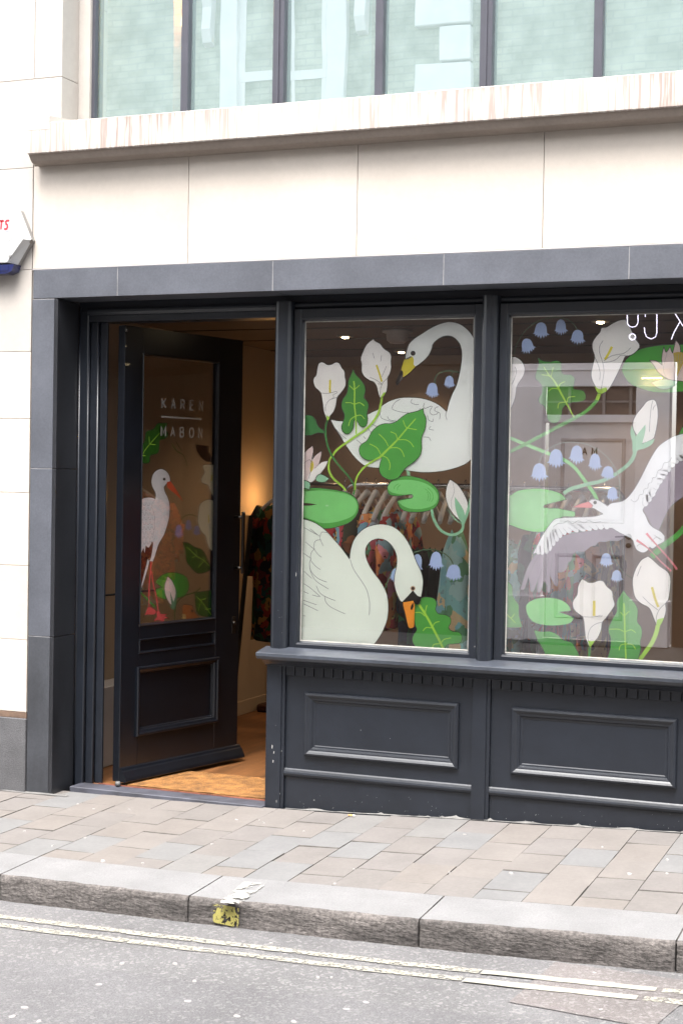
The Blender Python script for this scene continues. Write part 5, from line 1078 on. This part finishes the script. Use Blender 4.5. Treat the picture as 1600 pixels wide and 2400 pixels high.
# portico
ob('pilaster', [(-4.42, -4.07, OY-.1, OY+.06, .12, 2.535), (-4.45, -4.05, OY-.1, OY+.09, -.12, .35)], PORT, .006)
ob('pilaster', [(-3.10, -2.76, OY-.1, OY+.06, .12, 2.535), (-3.13, -2.73, OY-.1, OY+.09, -.12, .35)], PORT, .006)
ob('lintel', [(-4.07, -3.10, OY-.12, OY-.02, 2.16, 2.24), (-4.44, -2.74, OY-.12, OY-.035, 2.535, 2.775), (-4.44, -2.74, OY-.035, OY-.02, 2.70, 2.715)], PORT, .004)
ob('transom_glass', [(-4.07, -3.10, OY-.14, OY-.12, 2.24, 2.54)], mat('brown_transom_glass', (.22, .15, .12), rough=.3))
ob('transom_bar', [(-3.84, -3.81, OY-.125, OY-.10, 2.24, 2.535), (-3.48, -3.45, OY-.125, OY-.10, 2.24, 2.535), (-3.2, -3.17, OY-.125, OY-.10, 2.24, 2.535), (-4.07, -3.1, OY-.125, OY-.105, 2.37, 2.39), (-3.12, -3.1, OY-.125, OY-.105, 2.24, 2.53)], mat('tan_transom_bar', (.45, .38, .35)))
od = ob('door', [(-4.03, -3.12, OY-.12, OY-.075, -.09, 2.16)], DOORP)
mb = MB()
for z0, z1 in ((.12, .80), (1.12, 2.0)):
    for x0, x1 in ((-3.94, -3.63), (-3.55, -3.22)) if z0 < 1 else ((-3.90, -3.22),):
        v = MB; mb.frame(0, x1-x0, z0, z1, [(0, 0), (.012, .015), (.03, .012), (.045, -.004)])
        for q in mb.bm.verts:
            if not q.tag: q.co = Vector((x0+q.co.x, OY-.075+q.co.y, q.co.z)); q.tag = True
part('panel_moulding', mb, mat('door_moulding_shade', (.62, .57, .58)), od)
mb = MB(); mb.lathe((-3.17, OY-.06, .99), [(.03, -.012), (.03, .01), (.012, .03), (.012, .04)], 16, 'y'); mb.tube([(-3.17, OY-.02, .99), (-3.23, OY-.02, .992), (-3.30, OY-.02, .985)], .009); mb.lathe((-3.17, OY-.06, .90), [(.026, -.012), (.026, .01), (.01, .012)], 16, 'y'); part('handle', mb, METAL, od)
mb = MB(); f3o = lambda u, v: (u, OY-.072, v)
text(mb, 'A', -3.67, 1.83, .07, .08, .014, f3o); text(mb, 'M', -3.57, 1.83, .07, .08, .014, f3o); part('door_lettering', mb, DARKF, od)
ob('step', [(-4.2, -3.0, OY-.1, OY+.3, -.25, -.10)], mat('dark_step', (.10, .10, .10)), .01)
# first floor windows with white surrounds
for i, (cx, w) in enumerate(((-11.0, .78), (-7.25, .66), (-1.2, .78), (3., .78))):
    g = ob('window', [(cx-w, cx-w+.22, OY-.08, OY+.03, 4.7, 7.4), (cx+w-.22, cx+w, OY-.08, OY+.03, 4.7, 7.4), (cx-w-.08, cx+w+.08, OY-.08, OY+.08, 4.55, 4.7), (cx-w-.1, cx+w+.1, OY-.08, OY+.12, 7.25, 7.5)], PORT, .006)
    mb = MB(); mb.box(cx-w+.22, cx+w-.22, OY-.09, OY-.07, 4.7, 7.25); part('pane', mb, mat('dim_window_glass', (.20, .24, .24), rough=.3), g)
    mb = MB(); mb.box(cx-w+.22, cx-w+.30, OY-.07, OY-.04, 4.7, 7.25); mb.box(cx+w-.30, cx+w-.22, OY-.07, OY-.04, 4.7, 7.25); mb.box(cx-.02, cx+.02, OY-.07, OY-.04, 4.7, 7.25); mb.box(cx-w+.22, cx+w-.22, OY-.07, OY-.035, 6.0, 6.1); part('sash', mb, PORT, g)
    mb = MB()
    for sg in (-1, 1):
        x = cx+sg*(w+.17); mb.prism([(OY-.05, 7.3), (OY+.16, 7.3), (OY+.15, 7.05), (OY+.08, 6.85), (OY+.10, 6.6), (OY+.04, 6.45), (OY-.05, 6.42)], x-.06, x+.06, 'x')
    part('bracket', mb, PORT, g)
qb = []
for k in range(9):
    z = 4.1+k*.38; L = .62 if k % 2 == 0 else .34
    qb.append((-4.86-L, -4.86, OY-.06, OY+.02+.004*k, z+.01, z+.365))
ob('quoin', qb, PORT, .01)
# lit sign letters above the door
NEO = mat('white_lit_tube', (.8, .8, .85), emit=(.80, .76, 1, .9))
sg = thing('tube_sign', 'white outline tube letters above the door across the street, seen mirrored in the right window', 'sign', (-3, OY+.02, 3.2))
def mir(px, py): p = onY(px, py, .38-OY); return (p.x, OY+.02, p.z)
def rrect(x0, x1, y0, y1, r, a0=0, a1=1): 
    pts = []
    for cx, cyy, s0 in ((x1-r, y0+r, -90), (x1-r, y1-r, 0), (x0+r, y1-r, 90), (x0+r, y0+r, 180)):
        for k in range(7): a = R(s0+k*15); pts.append((cx+r*math.cos(a), cyy+r*math.sin(a)))
    return pts
o1 = rrect(1470, 1495, 700, 767, 12); o1.append(o1[0])
mb = MB(); mb.tube([mir(*p) for p in o1], .0048, 6); part('letter', mb, NEO, sg)
mb = MB(); c0 = circ(1482, 790, 7, 14); mb.tube([mir(*p) for p in c0+[c0[0]]], .006, 6); part('letter_dot', mb, NEO, sg)
mb = MB(); mb.tube([mir(*p) for p in [(1512, 743), (1512, 722), (1513, 700), (1518, 690), (1526, 686), (1535, 690), (1539, 700), (1539, 780), (1536, 790), (1526, 795), (1515, 790), (1511, 780), (1510, 768)]], .0048, 6); part('letter', mb, NEO, sg)
mb = MB(); mb.tube([mir(1560, 698), mir(1575, 725), mir(1610, 780)], .0048, 6); part('letter', mb, NEO, sg)
mb = MB(); mb.tube([mir(1593, 755), mir(1580, 778), mir(1573, 796)], .0048, 6); mb.tube([mir(1614, 695), mir(1614, 796)], .0048, 6); part('letter', mb, NEO, sg)
# porch lamp
lt = thing('porch_lamp', 'small yellow lit lamp above the right pilaster across the street', 'lamp', (-2.93, OY+.1, 2.72))
mb = MB(); mb.box(-3.04, -2.84, OY+.07, OY+.09, 2.60, 2.612); part('bulb', mb, mat('yellow_lit_strip', (1, .8, .3), emit=(1, .75, .2, 4.)), lt)
# pavement on the far side
mb = MB(); mb.box(-22, 14, -9.4, KO, -.3, -.125); o = struct('far_pavement', mb, TAN[0])
